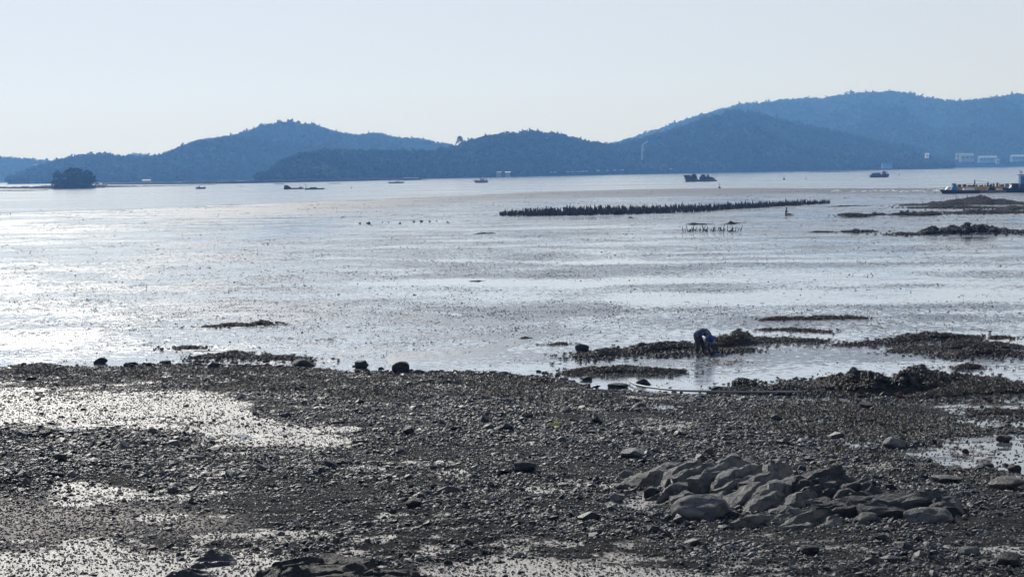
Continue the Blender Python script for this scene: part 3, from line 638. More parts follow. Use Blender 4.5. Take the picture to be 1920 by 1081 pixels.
MD = [
 ([(1690, 386, 3, 6), (1730, 386, 8, 12), (1780, 385, 10, 18), (1850, 384, 11, 20), (1862, 384, 15, 20), (1880, 384, 8, 20), (1895, 384, 12, 20), (1920, 384, 10, 20), (2100, 384, 10, 20)], 'farthest dark ridge of the big reef at the right edge below the moored boats', 500, 0),
 ([(1705, 391, 2, 5), (1760, 391, 6, 8), (1830, 391, 8, 10), (1870, 391, 5, 10), (1888, 391, 2, 5)], 'middle ridge of the big reef with a small pool to its right', 260, 0),
 ([(1780, 400, 2, 5), (1820, 400, 6, 8), (1870, 401, 8, 9), (1930, 399, 9, 9), (2100, 399, 9, 9)], 'nearest ridge of the big reef facing the open mudflat', 420, 0),
 ([(1890, 394, 3, 6), (1930, 393, 8, 10), (2100, 393, 8, 10)], 'short reef ridge at picture edge right of the reef pool', 160, 0),
 ([(1540, 389, 2, 3), (1590, 387, 4, 4), (1640, 386, 2, 3)], 'thin far weed strip just right of the long stake row', 0, 0),
 ([(1570, 404, 3, 2), (1595, 406, 8, 3), (1625, 406, 3, 3), (1655, 403, 5, 3), (1662, 403, 2, 2)], 'low weedy hump pair left of the twin peaked mound near the right reef', 60, 0),
 ([(1668, 403, 3, 3), (1700, 404, 12, 4), (1730, 405, 7, 4), (1755, 404, 11, 4), (1768, 402, 5, 3)], 'twin peaked dark seaweed mound just below left end of the broad reef', 120, 0),
 ([(1680, 441, 3, 3), (1720, 441, 11, 4), (1800, 440, 19, 5), (1850, 439, 14, 5), (1920, 438, 15, 5), (2100, 438, 14, 5)], 'long thick black weed bank running off the right edge below the broad reef', 420, 0),
 ([(1580, 436, 2, 2), (1605, 437, 8, 2.5), (1642, 435, 3, 2)], 'small isolated seaweed hump left of the long thick black bank', 40, 0),
 ([(1500, 436, 1.5, 1), (1540, 436, 3, 1), (1576, 436, 2, 1)], 'flat scrap line of weed between the leaning stakes and small hump', 0, 1),
 ([(1283, 421, 1, 1), (1305, 421, 5, 1.5), (1345, 420.5, 1.5, 1)], 'smooth low hump directly above the leaning stake cluster', 20, 0),
 ([(1345, 421, 1.5, 1.5), (1366, 420, 5, 2), (1372, 420, 11, 2), (1378, 420, 6, 2), (1402, 417, 2, 1)], 'peaked weed clump right of the hump above the leaning stakes', 20, 0),
 ([(1176, 409, 2, 1.5), (1183, 409, 5, 1.6), (1190, 409, 2, 1.5)], 'tiny rounded hump in front of the long stake row', 0, 0),
 ([(1176, 423, 1.5, 1), (1185, 423, 3, 1), (1195, 423, 1, 1)], 'tiny dark scrap below the rounded hump near long stake row', 0, 0),
 ([(886, 439, 1.2, .5), (905, 438.5, 2.6, .7), (932, 437.5, 2, .5)], 'flat dark weed sliver left of the front end of the stake row', 0, 0),
 ([(872, 528, 1, 0.4), (895, 528, 3, .5), (916, 527, 1, 0.4)], 'short reddish weed sliver lying in the bright water band mid flat', 30, 1),
 ([(376, 615, 2, 0.8), (420, 614, 5, 1), (470, 611, 6, 1), (492, 610, 11, 1.2), (510, 609, 3, 0.8)], 'long thin black ridge peaking at its right end on left mudflat', 130, 0),
 ([(325, 656, 3, 0.7), (372, 655, 5, 0.8)], 'small weed strip uppermost of the group at the left shore', 50, 0),
 ([(345, 660, 3, 0.5), (405, 659, 3, 0.5)], 'thin dark weed line second from top at the left shore', 30, 0),
 ([(350, 674, 3, 0.9), (400, 673, 10, 1.3), (430, 672, 13, 1.6), (470, 673, 9, 1.4), (510, 675, 6, 1.2), (550, 676, 9, 1.2), (585, 680, 4, 1)], 'brown seaweed bank arching just off the stony left shore', 400, 0),
 ([(1078, 671, 4, 1.2), (1120, 671, 12, 2), (1165, 667, 9, 2), (1210, 663, 13, 2.2), (1260, 657, 16, 2.4), (1310, 655, 18, 2.4)], 'long brown seaweed bank left of the bending person', 650, 0),
 ([(1310, 657, 12, 1.6), (1340, 655, 20, 2.4), (1385, 650, 24, 2.6), (1430, 645, 14, 2.2), (1500, 642, 10, 1.6), (1552, 642, 3, 1)], 'tallest seaweed bank right behind the bending person', 700, 0),
 ([(1330, 664, 4, 0.8), (1375, 662, 7, 1), (1415, 658, 3, 0.8)], 'low brown weed shelf in front of the tallest seaweed bank', 150, 0),
 ([(1225, 671, 3, 0.7), (1260, 669, 7, 0.8), (1292, 667, 3, 0.6)], 'short weed strip in the water just left of the person', 110, 0),
 ([(1055, 702, 3, 0.7), (1100, 702, 9, 1.2), (1165, 701, 13, 1.3), (1225, 701, 9, 1.2), (1285, 699, 4, 0.8)], 'red tinged seaweed bank parallel to shore above the curved hose', 520, 0),
 ([(1424, 602, 2, 1), (1480, 600, 7, 1.2), (1540, 599, 6, 1.2), (1580, 598, 5, 1), (1632, 598, 1.5, 0.8)], 'reddish weed strip farthest of those behind the person', 160, 1),
 ([(1424, 620, 2, 0.7), (1500, 620, 3.5, 0.7), (1560, 624, 2, 0.7)], 'faint red algae line between the far reddish strip and tall bank', 110, 1),
 ([(1575, 650, 3, 0.8), (1620, 648, 5, 0.8), (1652, 646, 4, 0.8)], 'small reddish weed strip pointing at the right hand banks', 120, 1),
 ([(1650, 646, 5, 1.5), (1680, 645, 15, 2.2), (1730, 640, 15, 2.4), (1790, 637, 8, 1.6), (1842, 635, 3, 1)], 'uppermost seaweed bank of the right hand group', 480, 0),
 ([(1862, 635, 2, 0.7), (1900, 634, 5, 0.7)], 'small red algae tuft row beyond uppermost right bank', 40, 1),
 ([(1670, 663, 5, 1.3), (1720, 660, 9, 1.6), (1780, 656, 10, 1.6), (1850, 655, 13, 2), (1930, 655, 12, 2)], 'middle seaweed bank of the right hand group', 480, 0),
 ([(1775, 671, 4, 1), (1800, 670, 12, 1.6), (1860, 668, 13, 1.8), (1930, 668, 13, 1.8)], 'lowest seaweed bank of the right hand group at picture edge', 420, 0),
 ([(1793, 694, 3, 0.6), (1820, 693, 8, 0.8), (1842, 691, 4, 0.6)], 'small red brown clump between right hand banks and near shore', 70, 1),
 ([(1030, 649, 3, 0.6), (1047, 648, 9, 1), (1066, 648, 3, 0.6)], 'dark weed heap left of the round black boulder', 60, 0),
 ([(965, 637, 2, 0.4), (985, 637, 6, 0.5), (1005, 636, 2, 0.4)], 'little yellowish weed scrap beside the churned mud track', 12, 1),
 ([(1470, 722, 5, 1), (1530, 730, 12, 1.5), (1580, 738, 28, 2.4), (1640, 742, 42, 3.2), (1700, 742, 42, 3.4), (1760, 738, 34, 3.2), (1800, 730, 26, 2.6), (1850, 722, 14, 2), (1880, 718, 6, 1.2)], 'biggest near mound of dark seaweed on the right shore', 1900, 0),
 ([(1700, 748, 5, 1), (1760, 747, 9, 1.8), (1830, 744, 13, 2.8), (1900, 742, 15, 3.2), (1960, 742, 15, 3.2), (2100, 742, 14, 3.2)], 'brown seaweed bank in front of biggest mound at the right edge', 1200, 0),
 ([(1355, 735, 4, 0.8), (1420, 738, 8, 1.0), (1500, 740, 10, 1.2), (1540, 741, 6, 1)], 'low weed ridge behind the straight part of the hose', 240, 0),
 ([(1375, 722, 5, 0.5), (1395, 722, 11, 0.8), (1418, 722, 5, 0.5)], 'short blocky weed lump behind the hose', 60, 0),
 ([(1820, 779, 3, 0.8), (1880, 781, 5, 1.2), (1930, 780, 5, 1.2), (2000, 780, 5, 1.2)], 'low weed ridge between the two right hand pools', 260, 0),
]
for i, (pts, lab, tf, red) in enumerate(MD): mound(pts, lab, tf, bool(red), seed=i)
# tiny scraps of red algae and weed on the flat
n = 900; pp = []
cl = [(1560, 612, 120, 8), (1340, 680, 60, 6), (1640, 690, 180, 20), (1750, 680, 120, 16), (1850, 690, 80, 12), (1150, 660, 80, 12), (1600, 400, 180, 25), (1780, 415, 120, 10), (1500, 560, 400, 60), (620, 640, 60, 10), (480, 420, 300, 30), (1720, 790, 120, 10), (1820, 850, 60, 18)]
for i in range(n):
    c = cl[int(rng.integers(0, len(cl)))]; a, b = rng.normal(c[0], c[2] * 0.6), rng.normal(c[1], c[3] * 0.6)
    p = at_px(a, max(b, 392)) if b > 700 else Vector(flat(a, max(b, 392))); pp.append(p)
pp = np.array(pp); s = rng.uniform(0.08, 0.2, n) * (0.7 + pp[:, 1] / 160)
tag(scatter('algae_scraps', pp, np.stack([np.zeros(n), np.zeros(n), rng.uniform(0, 6.28, n)], 1), np.stack([s * 1.6, s, s * 0.4], 1), rng.integers(0, 4, n), TUFTSR), 'scraps of red brown algae scattered over the shallow water', 'algae', kind='stuff')

# ------------------------------------------------------------ rocks
def lump(name, label, px, py, wpx, hpx, dep=0.7, seed=0, mat=None, cuts=8, sub=3, rough=0.05, sink=0.15, cat='rock', tilt=0.0, rz=None):
    p = at_px(px, py); k = p.y / FPX; W, H = wpx * k, hpx * k
    rr = random.Random(seed); bm = bmesh.new(); bmesh.ops.create_icosphere(bm, subdivisions=sub, radius=0.5)
    for _ in range(cuts):
        nn = Vector((rr.gauss(0, 1), rr.gauss(0, 1), rr.gauss(0, 0.8))).normalized(); dd = rr.uniform(0.27, 0.43)
        for v in bm.verts:
            q = v.co.dot(nn) - dd
            if q > 0: v.co -= nn * q * 0.9
    co = np.array([v.co[:] for v in bm.verts]); nz = fbm(co[:, 0] * 4 + seed, co[:, 1] * 4 + co[:, 2] * 3, 4, seed)
    mn = co.min(0); mx = co.max(0)
    for i, v in enumerate(bm.verts):
        q = (co[i] - (mn + mx) / 2) / (mx - mn) * (1 + rough * 2 * nz[i])
        v.co = Vector((q[0] * W, q[1] * W * dep, (q[2] + 0.5 - sink) * H / (1 - sink)))
        v.co.z += tilt * v.co.x
    me = bpy.data.meshes.new(name); bm.to_mesh(me); bm.free()
    me.polygons.foreach_set('use_smooth', [True] * len(me.polygons))
    if hasattr(me, 'set_sharp_from_angle'): me.set_sharp_from_angle(angle=R(28))
    o = link(name, me, mat or M_darkrock, None, (p.x, p.y + W * dep * 0.4, p.z), rz if rz is not None else rr.uniform(-0.3, 0.3)); tag(o, label, cat); return o
lump('boulder', 'dark upright boulder standing tallest on the shore edge left of centre', 751, 702, 34, 23, 0.8, 3)
lump('boulder', 'pyramid shaped dark boulder on shore edge left of the upright one', 678, 691, 26, 16, 0.8, 5)
lump('boulder', 'round black boulder alone in shallow water near the left end of the long weed bank', 1092, 661, 27, 18, 0.9, 8, cuts=3)
lump('boulder', 'small dark boulder farthest left on the shore edge', 188, 682, 26, 12, 0.8, 9)
lump('boulder', 'low dark boulder second from left on shore edge', 308, 684, 22, 9, 0.8, 10)
lump('boulder', 'dark lumpy boulder on shore edge below the thin left weed lines', 400, 693, 24, 13, 0.8, 11)
lump('boulder', 'wide weedy boulder at the right end of the left seaweed bank', 570, 690, 44, 16, 0.7, 12)
lump('boulder', 'low weedy rock on the shore edge right of the upright boulder', 785, 703, 22, 8, 0.8, 13)
lump('boulder', 'grey pointed boulder at the edge of the large right pool', 1680, 840, 44, 22, 0.8, 14, M_boulder)
lump('boulder', 'small black rock standing in the large right pool', 1812, 848, 15, 10, 0.8, 15)
lump('boulder', 'low dark rock at the right rim of the large pool', 1885, 828, 30, 14, 0.8, 16)
lump('boulder', 'dark rock on the near rim of the large right pool', 1850, 876, 30, 12, 0.8, 17)
lump('boulder', 'dark rock at the picture edge below the large right pool', 1905, 882, 26, 14, 0.8, 18)
lump('flat_rock', 'flat topped blue grey block lying above the large outcrop to its left', 1187, 857, 46, 19, 0.8, 19, mat_rock('blue_grey_rock', (0.04, 0.055, 0.065), (0.09, 0.105, 0.115), 0.5, 4), 10, rough=0.02)
lump('flat_rock', 'thin pale slab lying flat on the dark bank at left', 365, 869, 42, 9, 0.7, 20, M_boulder, 10, rough=0.02)
lump('flat_rock', 'small round pale stone on the dark bank at left', 235, 888, 20, 9, 0.8, 21, M_boulder, 5)
lump('boulder', 'grey white rounded stone below the dark bank at left', 322, 922, 20, 14, 0.8, 22, M_boulder, 5)
lump('boulder', 'squat dark rock midway on the dark bank at left', 110, 880, 28, 13, 0.8, 23)
lump('boulder', 'dark angular rock near the centre of the stone field', 985, 888, 44, 20, 0.7, 24)
lump('flat_rock', 'angular slab left of the pale striped end of the outcrop', 1105, 982, 46, 17, 0.7, 25, M_stone, 10, rough=0.02)
lump('flat_rock', 'pale wedge of slate left of the large outcrop', 1158, 942, 36, 16, 0.7, 26, M_boulder, 10, rough=0.02)
lump('boulder', 'pale round cobble touching the left tip of the outcrop', 1176, 898, 24, 14, 0.8, 27, M_boulder, 4)
lump('boulder', 'dark pointed rock below the left tip of the outcrop', 1222, 935, 34, 22, 0.8, 28)
lump('boulder', 'black rock low on the right of the bottom left ledge', 876, 1026, 26, 16, 0.8, 29)
lump('boulder', 'blue black rock in the stones right of centre bottom', 775, 956, 32, 16, 0.8, 30)
lump('boulder', 'dark rounded rock at the bottom edge right of centre', 1520, 1040, 40, 16, 0.8, 31)
lump('boulder', 'dark boulder at the lower right picture corner', 1895, 1072, 50, 26, 0.8, 32)
lump('flat_rock', 'flat tan slab among the stones at far right', 1820, 1045, 44, 14, 0.8, 33, M_boulder, 9, rough=0.02)
lump('flat_rock', 'broad low grey slab at the right edge above the long ledge', 1890, 925, 70, 22, 0.8, 34, M_outcrop, 9, rough=0.03)
lump('flat_rock', 'low grey slab at right just below the large pool', 1780, 905, 60, 12, 0.8, 35, M_outcrop, 9, rough=0.03)
lump('boulder', 'black weedy rock on stones below the curved end of the hose', 1160, 728, 40, 10, 0.7, 36)
lump('boulder', 'small dark rock left of the curved end of the hose', 1098, 714, 24, 9, 0.7, 37)
lump('boulder', 'dark weedy rock between the curved hose and red tinged bank', 1207, 722, 30, 12, 0.7, 38)
lump('boulder', 'round weedy rock just behind the middle of the hose', 1345, 733, 24, 9, 0.7, 39)
lump('boulder', 'dark wedge in the pale patch right of the hose end', 1625, 772, 26, 10, 0.7, 40)

def slab(name, label, pts, seed, strike=0.5, steps=6, mat=None, rough=1.0, tiltx=0.0):
    """bedded outcrop: footprint as pixels (left, right, base y), height from a warped saw-tooth of rock beds.
    pts: (px, base_py, height_px, depth_m)"""
    P = np.array(pts, float); L = len(P); nu = 150; nv = 90
    t = np.linspace(0, L - 1, nu); c = [np.interp(t, np.arange(L), P[:, k]) for k in range(4)]
    W = np.array([at_px(a, b) for a, b in zip(c[0], c[1])]); W[:, 2] = np.interp(W[:, 0], [W[0, 0], W[-1, 0]], [W[0, 2], W[-1, 2]])
    k = W[:, 1] / FPX; VV = np.linspace(0, 1, nv)[None] * np.ones((nu, 1)); UU = np.linspace(0, 1, nu)[:, None] * np.ones((1, nv))
    ends = np.clip(np.sin(np.pi * UU), 0, 1) ** 0.35
    X = W[:, 0][:, None] + 0 * VV; Y = W[:, 1][:, None] + (c[3] * 1.35)[:, None] * VV * (0.45 + 0.55 * ends) + 0.12 * fbm(X * 2, UU * 3, 3, seed)
    H = (c[2] * k * 0.52)[:, None] * ends
    prof = np.clip(VV / 0.8, 0, 1) ** 0.7 * (1 - 0.5 * sstep(0.8, 1.0, VV))
    # bed coordinate: across the strike
    a = strike; q = (X * math.sin(a) - (Y) * math.cos(a)) / 0.42 * (steps / 6) + 0.7 * fbm(X * 0.7, Y * 0.5, 4, seed + 2)
    fr = q - np.floor(q); saw = np.where(fr < 0.80, fr / 0.80, 1 - (fr - 0.80) / 0.20)
    lay = hsh(np.floor(q), np.floor(q) * 0, seed + 3)
    q2 = q * 2.7 + 0.8 * fbm(X * 2, Y * 1.5, 3, seed + 4); f2 = q2 - np.floor(q2); saw2 = np.where(f2 < 0.8, f2 / 0.8, 1 - (f2 - 0.8) / 0.2)
    Zs = H * prof * (0.55 + 0.30 * lay + 0.45 * fbm(X * 0.9, Y * 0.9, 3, seed + 6)) + rough * (0.10 * saw * (0.3 + 1.2 * lay) + 0.035 * saw2 + 0.05 * fbm(X * 6, Y * 6, 4, seed + 5) + 0.035 * fbm(q * 7, (X * math.cos(a) + Y * math.sin(a)) * 1.5, 4, seed + 9)) * sstep(0.0, 0.15, VV) * ends
    # joints across the beds
    cr = ridged(X * 1.1 + 0.4 * Y, Y * 0.5, 2, seed + 8); Zs = Zs - 0.10 * rough * sstep(0.86, 0.98, cr) * prof
    Zs = Zs + W[:, 2][:, None] + tiltx * UU; edge = (VV < 0.012) | (VV > 0.985) | (UU < 0.008) | (UU > 0.992); Zs = np.where(edge, W[:, 2][:, None] - 0.2, Zs)
    c0 = W[nu // 2]
    me = mesh_np(name, np.stack([X - c0[0], Y - c0[1], Zs - c0[2]], -1).reshape(-1, 3), grid_faces(nu, nv), True)
    if hasattr(me, 'set_sharp_from_angle'): me.set_sharp_from_angle(angle=R(35))
    o = link(name, me, mat or M_outcrop, None, tuple(c0)); tag(o, label, 'rock'); return o
def bed_mesh(bm, c, u, L, Wd, T, dip, seed, pitch=0.0):
    """one angular rock bed: long block along u, right edge raised, ends broken off"""
    rr = random.Random(seed); b2 = bmesh.new(); bmesh.ops.create_cube(b2, size=1.0)
    bmesh.ops.subdivide_edges(b2, edges=b2.edges[:], cuts=9, use_grid_fill=True)
    for _ in range(5):
        nn = Vector((rr.choice((-1, 1)) * rr.uniform(.6, 1), rr.gauss(0, .45), rr.gauss(0.35, .4))).normalized(); dd = rr.uniform(.36, .5)
        for v in b2.verts:
            q = v.co.dot(nn) - dd
            if q > 0: v.co -= nn * q
    co = np.array([v.co[:] for v in b2.verts]); co = co * np.array([L, Wd, T])
    h1 = fbm(co[:, 0] * 2.2 + seed * 1.7, co[:, 1] * 7 + co[:, 2] * 5, 4, seed); h2 = ridged(co[:, 0] * 2.5, co[:, 1] * 11 + co[:, 2] * 9, 3, seed + 1) - .4
    co[:, 2] += 0.05 * h1 * (co[:, 2] > 0) + 0.055 * h2; co[:, 1] += 0.05 * h1 + 0.02 * h2; co[:, 2] -= 0.05 * (co[:, 0] / L * 2) ** 2 * L * .4
    ang = math.atan2(u.y, u.x); M = Matrix.Rotation(ang, 3, 'Z') @ Matrix.Rotation(-pitch, 3, 'Y') @ Matrix.Rotation(-dip, 3, 'X')
    vs = [bm.verts.new(M @ Vector(p) + c) for p in co]; b2.verts.ensure_lookup_table()
    for f in b2.faces: bm.faces.new([vs[v.index] for v in f.verts])
    b2.free()
def beds(name, label, poly, udir, peak, hmax, n, seed, mat, Lr=(.7, 1.8), Wr=(.22, .4), T=.34, dip=.35):
    """poly: footprint in the photograph; udir: two photo points along the strike; peak: photo point of the highest bed"""
    rr = random.Random(seed); a, b = at_px(*udir[0]), at_px(*udir[1]); u = (b - a); u.z = 0; u.normalize()
    xs = [p[0] for p in poly]; ys = [p[1] for p in poly]; pk = at_px(*peak); o0 = at_px(sum(xs) / len(xs), sum(ys) / len(ys)); bm = bmesh.new(); k = 0
    wv = Vector((u.y, -u.x, 0)); wd = sum(Wr) / 2
    for j in range(-24, 25):
        t = -7.0 + rr.uniform(0, Lr[0])
        while t < 7.0:
            L = rr.uniform(*Lr); cpos = o0 + wv * (j * wd * .80) + u * (t + L / 2); t += L * .80
            if cpos.y < 25: continue
            qx, qy = project(cpos.x, cpos.y, cpos.z); sd = float(poly_sd(np.array([qx]), np.array([qy]), poly)[0])
            if sd < 0: continue
            z = gz(cpos.x, cpos.y); d = (cpos - pk); d.z = 0; h = hmax * math.exp(-(d.length / 1.9) ** 2) + min(sd, 60) / 60 * 0.14
            bed_mesh(bm, Vector((cpos.x, cpos.y, z + h - T * .34 + rr.uniform(-.04, .05))) - o0, (u + Vector((rr.gauss(0, .035), rr.gauss(0, .035), 0))).normalized(), L * (.75 + .25 * min(1, sd / 40)), rr.uniform(*Wr), T * rr.uniform(.9, 1.15), dip + rr.gauss(0, .05), seed + k, rr.gauss(0.0, .04)); k += 1
    me = bpy.data.meshes.new(name); bm.to_mesh(me); bm.free(); me.polygons.foreach_set('use_smooth', [True] * len(me.polygons)); me.set_sharp_from_angle(angle=R(14))
    o = link(name, me, mat, None, tuple(o0)); tag(o, label, 'rock'); return o
M_dout = mat_rock('dark_outcrop_rock', (0.014, 0.016, 0.020), (0.050, 0.052, 0.055), 0.6, 3, 0.2, 0.3)
beds('rock_outcrop', 'largest bedded grey rock outcrop with slanting dark clefts at lower right', [(1185, 905), (1215, 885), (1290, 880), (1360, 872), (1440, 885), (1500, 915), (1520, 950), (1470, 970), (1380, 975), (1290, 955), (1220, 930)], [(1240, 950), (1400, 905)], (1400, 900), 0.30, 46, 501, M_outcrop, (2.0, 3.6), (.26, .44), .42, .34)
beds('rock_outcrop', 'dark jagged rock shoulder behind right end of the largest outcrop', [(1465, 905), (1520, 895), (1580, 905), (1640, 925), (1650, 940), (1560, 938), (1490, 935)], [(1480, 930), (1600, 915)], (1520, 915), 0.2, 16, 557, M_dout, (.5, 1.2), (.25, .45), .34, .3)
beds('rock_ledge', 'long dark curved rock ledge right of the largest outcrop', [(1520, 962), (1580, 945), (1660, 940), (1740, 945), (1800, 958), (1790, 966), (1680, 968), (1580, 972)], [(1560, 962), (1760, 955)], (1680, 955), 0.16, 16, 583, M_dout, (1.0, 2.0), (.3, .5), .4, -.25)
beds('rock_outcrop', 'low broken rock shelf in front of the outcrop between two pale boulders', [(1385, 985), (1420, 965), (1500, 960), (1570, 972), (1550, 988), (1450, 996)], [(1400, 985), (1520, 962)], (1460, 978), 0.0, 16, 611, M_outcrop, (1.0, 1.8), (.22, .36), .22, .2)
beds('rock_ledge', 'black rock ledge rising at the bottom edge left of centre', [(470, 1085), (540, 1072), (620, 1068), (700, 1070), (800, 1088), (760, 1110), (520, 1110)], [(500, 1090), (760, 1080)], (620, 1085), 0.12, 16, 640, M_darkrock, (.8, 1.6), (.3, .5), .34, -.2)
slab('rock_ledge', 'short narrow dark ledge above bottom edge left of the black ledge', [(352, 1064, 8, 0.3), (390, 1062, 13, 0.4), (442, 1055, 8, 0.3)], 251, 0.2, 3, mat=M_stone)
slab('rock_ledge', 'blue black ledge cut by bottom edge below the short narrow one', [(305, 1090, 8, 0.4), (345, 1086, 15, 0.5), (392, 1080, 7, 0.3)], 261, 0.2, 3, mat=M_stone)
lump('boulder', 'large smooth grey boulder in front of the largest outcrop', 1318, 978, 122, 44, 0.7, 51, M_boulder, 5, 4, 0.06, 0.25)
lump('boulder', 'smooth pale humped boulder in front of the long dark ledge', 1745, 981, 98, 26, 0.6, 52, M_boulder, 3, 4, 0.04, 0.3)
lump('boulder', 'rounded dark knob crowning the top of the largest outcrop', 1378, 872, 38, 24, 0.8, 53, M_outcrop, 5)
lump('boulder', 'mossy low boulder left of the smooth pale humped one', 1625, 981, 50, 16, 0.7, 54, M_outcrop, 5)
lump('boulder', 'pale square faced stone at foot of the outcrop shelf', 1492, 978, 34, 26, 0.8, 55, M_boulder, 9)

# ------------------------------------------------------------ hose, yellow scrap
hp = [(1180, 717), (1183, 722), (1195, 727), (1215, 731), (1250, 735), (1300, 738.5), (1360, 740), (1430, 740), (1500, 739.5), (1545, 738)]
pts = []
for i in range(len(hp) - 1):
    for t in np.linspace(0, 1, 6, endpoint=False):
        p0 = hp[max(i - 1, 0)]; p1 = hp[i]; p2 = hp[i + 1]; p3 = hp[min(i + 2, len(hp) - 1)]
        q = [0.5 * ((2 * p1[k]) + (-p0[k] + p2[k]) * t + (2 * p0[k] - 5 * p1[k] + 4 * p2[k] - p3[k]) * t * t + (-p0[k] + 3 * p1[k] - 3 * p2[k] + p3[k]) * t ** 3) for k in (0, 1)]
        p = at_px(*q); pts.append(Vector((p.x, p.y, p.z + 0.10)))
zs = [p.z for p in pts]
for i, p in enumerate(pts): p.z = max(sum(zs[max(0, i - 4):i + 5]) / len(zs[max(0, i - 4):i + 5]), zs[i] - 0.02)
c0 = pts[0].copy(); o = MB().tube([p - c0 for p in pts], 0.034, 10).build('hose', paint('pale_rubber', (0.24, 0.24, 0.24), 0.4, 0.5, 0.4), None, True); o.location = c0
tag(o, 'long pale grey hose curving then running straight along the stony shore', 'hose')
mb = MB(); p = at_px(1040, 805)
for a, b in (((-.22, 0, .05), (-.02, .05, .12)), ((-.05, .02, .10), (.14, -.02, .06)), ((.02, .0, .08), (.24, .05, .13)), ((-.1, -.05, .04), (.1, .1, .15))):
    A, B = Vector(a), Vector(b); sd = Vector((0, 0.04, 0.03)); mb.add([A, (A + B) / 2 + sd, B, (A + B) / 2 - sd, (A + B) / 2 + Vector((0, 0, .03))], [(0, 3, 4), (3, 2, 4), (2, 1, 4), (1, 0, 4), (0, 1, 2, 3)])
o = mb.build('green_leaf', paint('yellow_green', (0.30, 0.33, 0.04), 0.5, 0.3)); o.location = p; tag(o, 'yellow green leafy scrap lying alone on the dark stones', 'leaf')

# ------------------------------------------------------------ oyster stakes
def stake_mesh(seed, lean=0.12):
    rr = random.Random(seed); mb = MB(); h = rr.uniform(0.75, 1.15)
    pts = [Vector((0, 0, -0.15))]; rs = [rr.uniform(.10, .17)]
    for k in range(1, 7):
        pts.append(pts[-1] + Vector((rr.gauss(0, lean) * 0.16, rr.gauss(0, lean) * 0.16, h / 6))); rs.append(max(0.02, rr.uniform(.05, .15) * (1.25 - k / 6.2)))
    mb.tube(pts, rs, 6)
    for k in range(3):
        p = pts[rr.randint(1, 4)]; mb.blob((p.x + rr.uniform(-.06, .06), p.y, p.z), (rr.uniform(.15, .32), .22, rr.uniform(.16, .3)), rr.random(), 1, .3)
    if rr.random() < 0.5: p = pts[3]; q = p + Vector((rr.uniform(-.22, .22), 0, rr.uniform(.2, .35))); mb.tube([p, q], [0.05, 0.02], 5)
    return mb.mesh('stake')
SM = [stake_mesh(i) for i in range(12)]
for me in SM: me.materials.append(M_stake)
row0 = [(937, 405.5), (1000, 405.5), (1100, 404.5), (1170, 403), (1240, 400.5), (1330, 396), (1400, 391), (1480, 386.5), (1556, 381.5)]
row1 = [(960, 402), (1000, 399), (1100, 396), (1170, 395.5), (1240, 394), (1330, 390.5), (1400, 387), (1480, 383), (1545, 380)]
ST = []
for i in range(1200):
    t = (i + rng.random() ) / 1200; u = 937 + t * (1556 - 937); f = rng.random() ** 1.3
    ya = np.interp(u, [a for a, b in row0], [b for a, b in row0]); yb = np.interp(u, [a for a, b in row1], [b for a, b in row1])
    sc = np.interp(u, [937, 990, 1100, 1400, 1480, 1556], [0.8, 1.1, 1.3, 1.05, 0.95, 0.8]) * rng.uniform(0.75, 1.25)
    ST.append((flat(u, ya + (yb - ya) * f, -0.03), sc, f, int(rng.integers(0, 12)), rng.uniform(0, 6.28), rng.normal(0, .1), rng.normal(0.05, .14)))
ST.sort(key=lambda s: s[2])
def euler(s): return (s[5], s[6], s[4])
for k, s in enumerate(ST[:300]):
    o = link('oyster_stake', SM[s[3]], None, None, tuple(s[0])); o.rotation_euler = euler(s); o.scale = (s[1],) * 3
    tag(o, 'shell crusted dark stake in the ' + ('near left part' if project(*s[0])[0] < 1130 else 'middle part' if project(*s[0])[0] < 1350 else 'thin far right part') + ' of the long mudflat row', 'stake', 'stakes of the long row on the mudflat')
SCOL = variants('stake_variants', SM, M_stake)
Q = ST[300:]; scatter_o = scatter('far_stakes', [s[0] for s in Q], [euler(s) for s in Q], [(s[1],) * 3 for s in Q], [s[3] for s in Q], SCOL)
tag(scatter_o, 'dense back ranks of dark stakes behind the long row', 'stakes', kind='stuff')
for i in range(34):
    u = 1281 + 106 * (i + rng.random() * 0.8) / 34; y = 434.5 + rng.uniform(-1.6, 1.2)
    if i == 33: u, y = 1388, 434
    o = link('leaning_stake', SM[i % 12], None, None, tuple(flat(u, y, -0.01))); s = rng.uniform(.62, .98); o.scale = (s * .62, s * .62, s); o.rotation_euler = (rng.normal(0, .12), rng.normal(0.12, .38), rng.uniform(-.3, .3))
    tag(o, 'thin crooked stake ' + ('at the left end' if i < 9 else 'left of the middle' if i < 17 else 'right of the middle' if i < 26 else 'at the right end' if i < 33 else 'standing alone right') + ' of the small cluster nearer the shore', 'stake', 'leaning stakes of the small cluster')
for i, (a, b, s) in enumerate([(675, 419, 3), (688, 419, 2.4), (692, 419, 4), (717, 417, 2), (729, 417, 2), (750, 419, 3), (776, 416, 3), (790, 416, 4.2), (806, 416, 3), (819, 415, 2), (839, 417, 2.6)]):
    o = lump('mud_stone', ORD[i] + ' small dark stone from the left in the dotted line across far mudflat', a, b, s * 1.4, s, 1, i, M_darkrock, 3, 1); o['group'] = 'dotted line of stones on the far mudflat'; o['category'] = 'stone'; q = flat(a, b); o.location = (q[0], q[1], q[2])

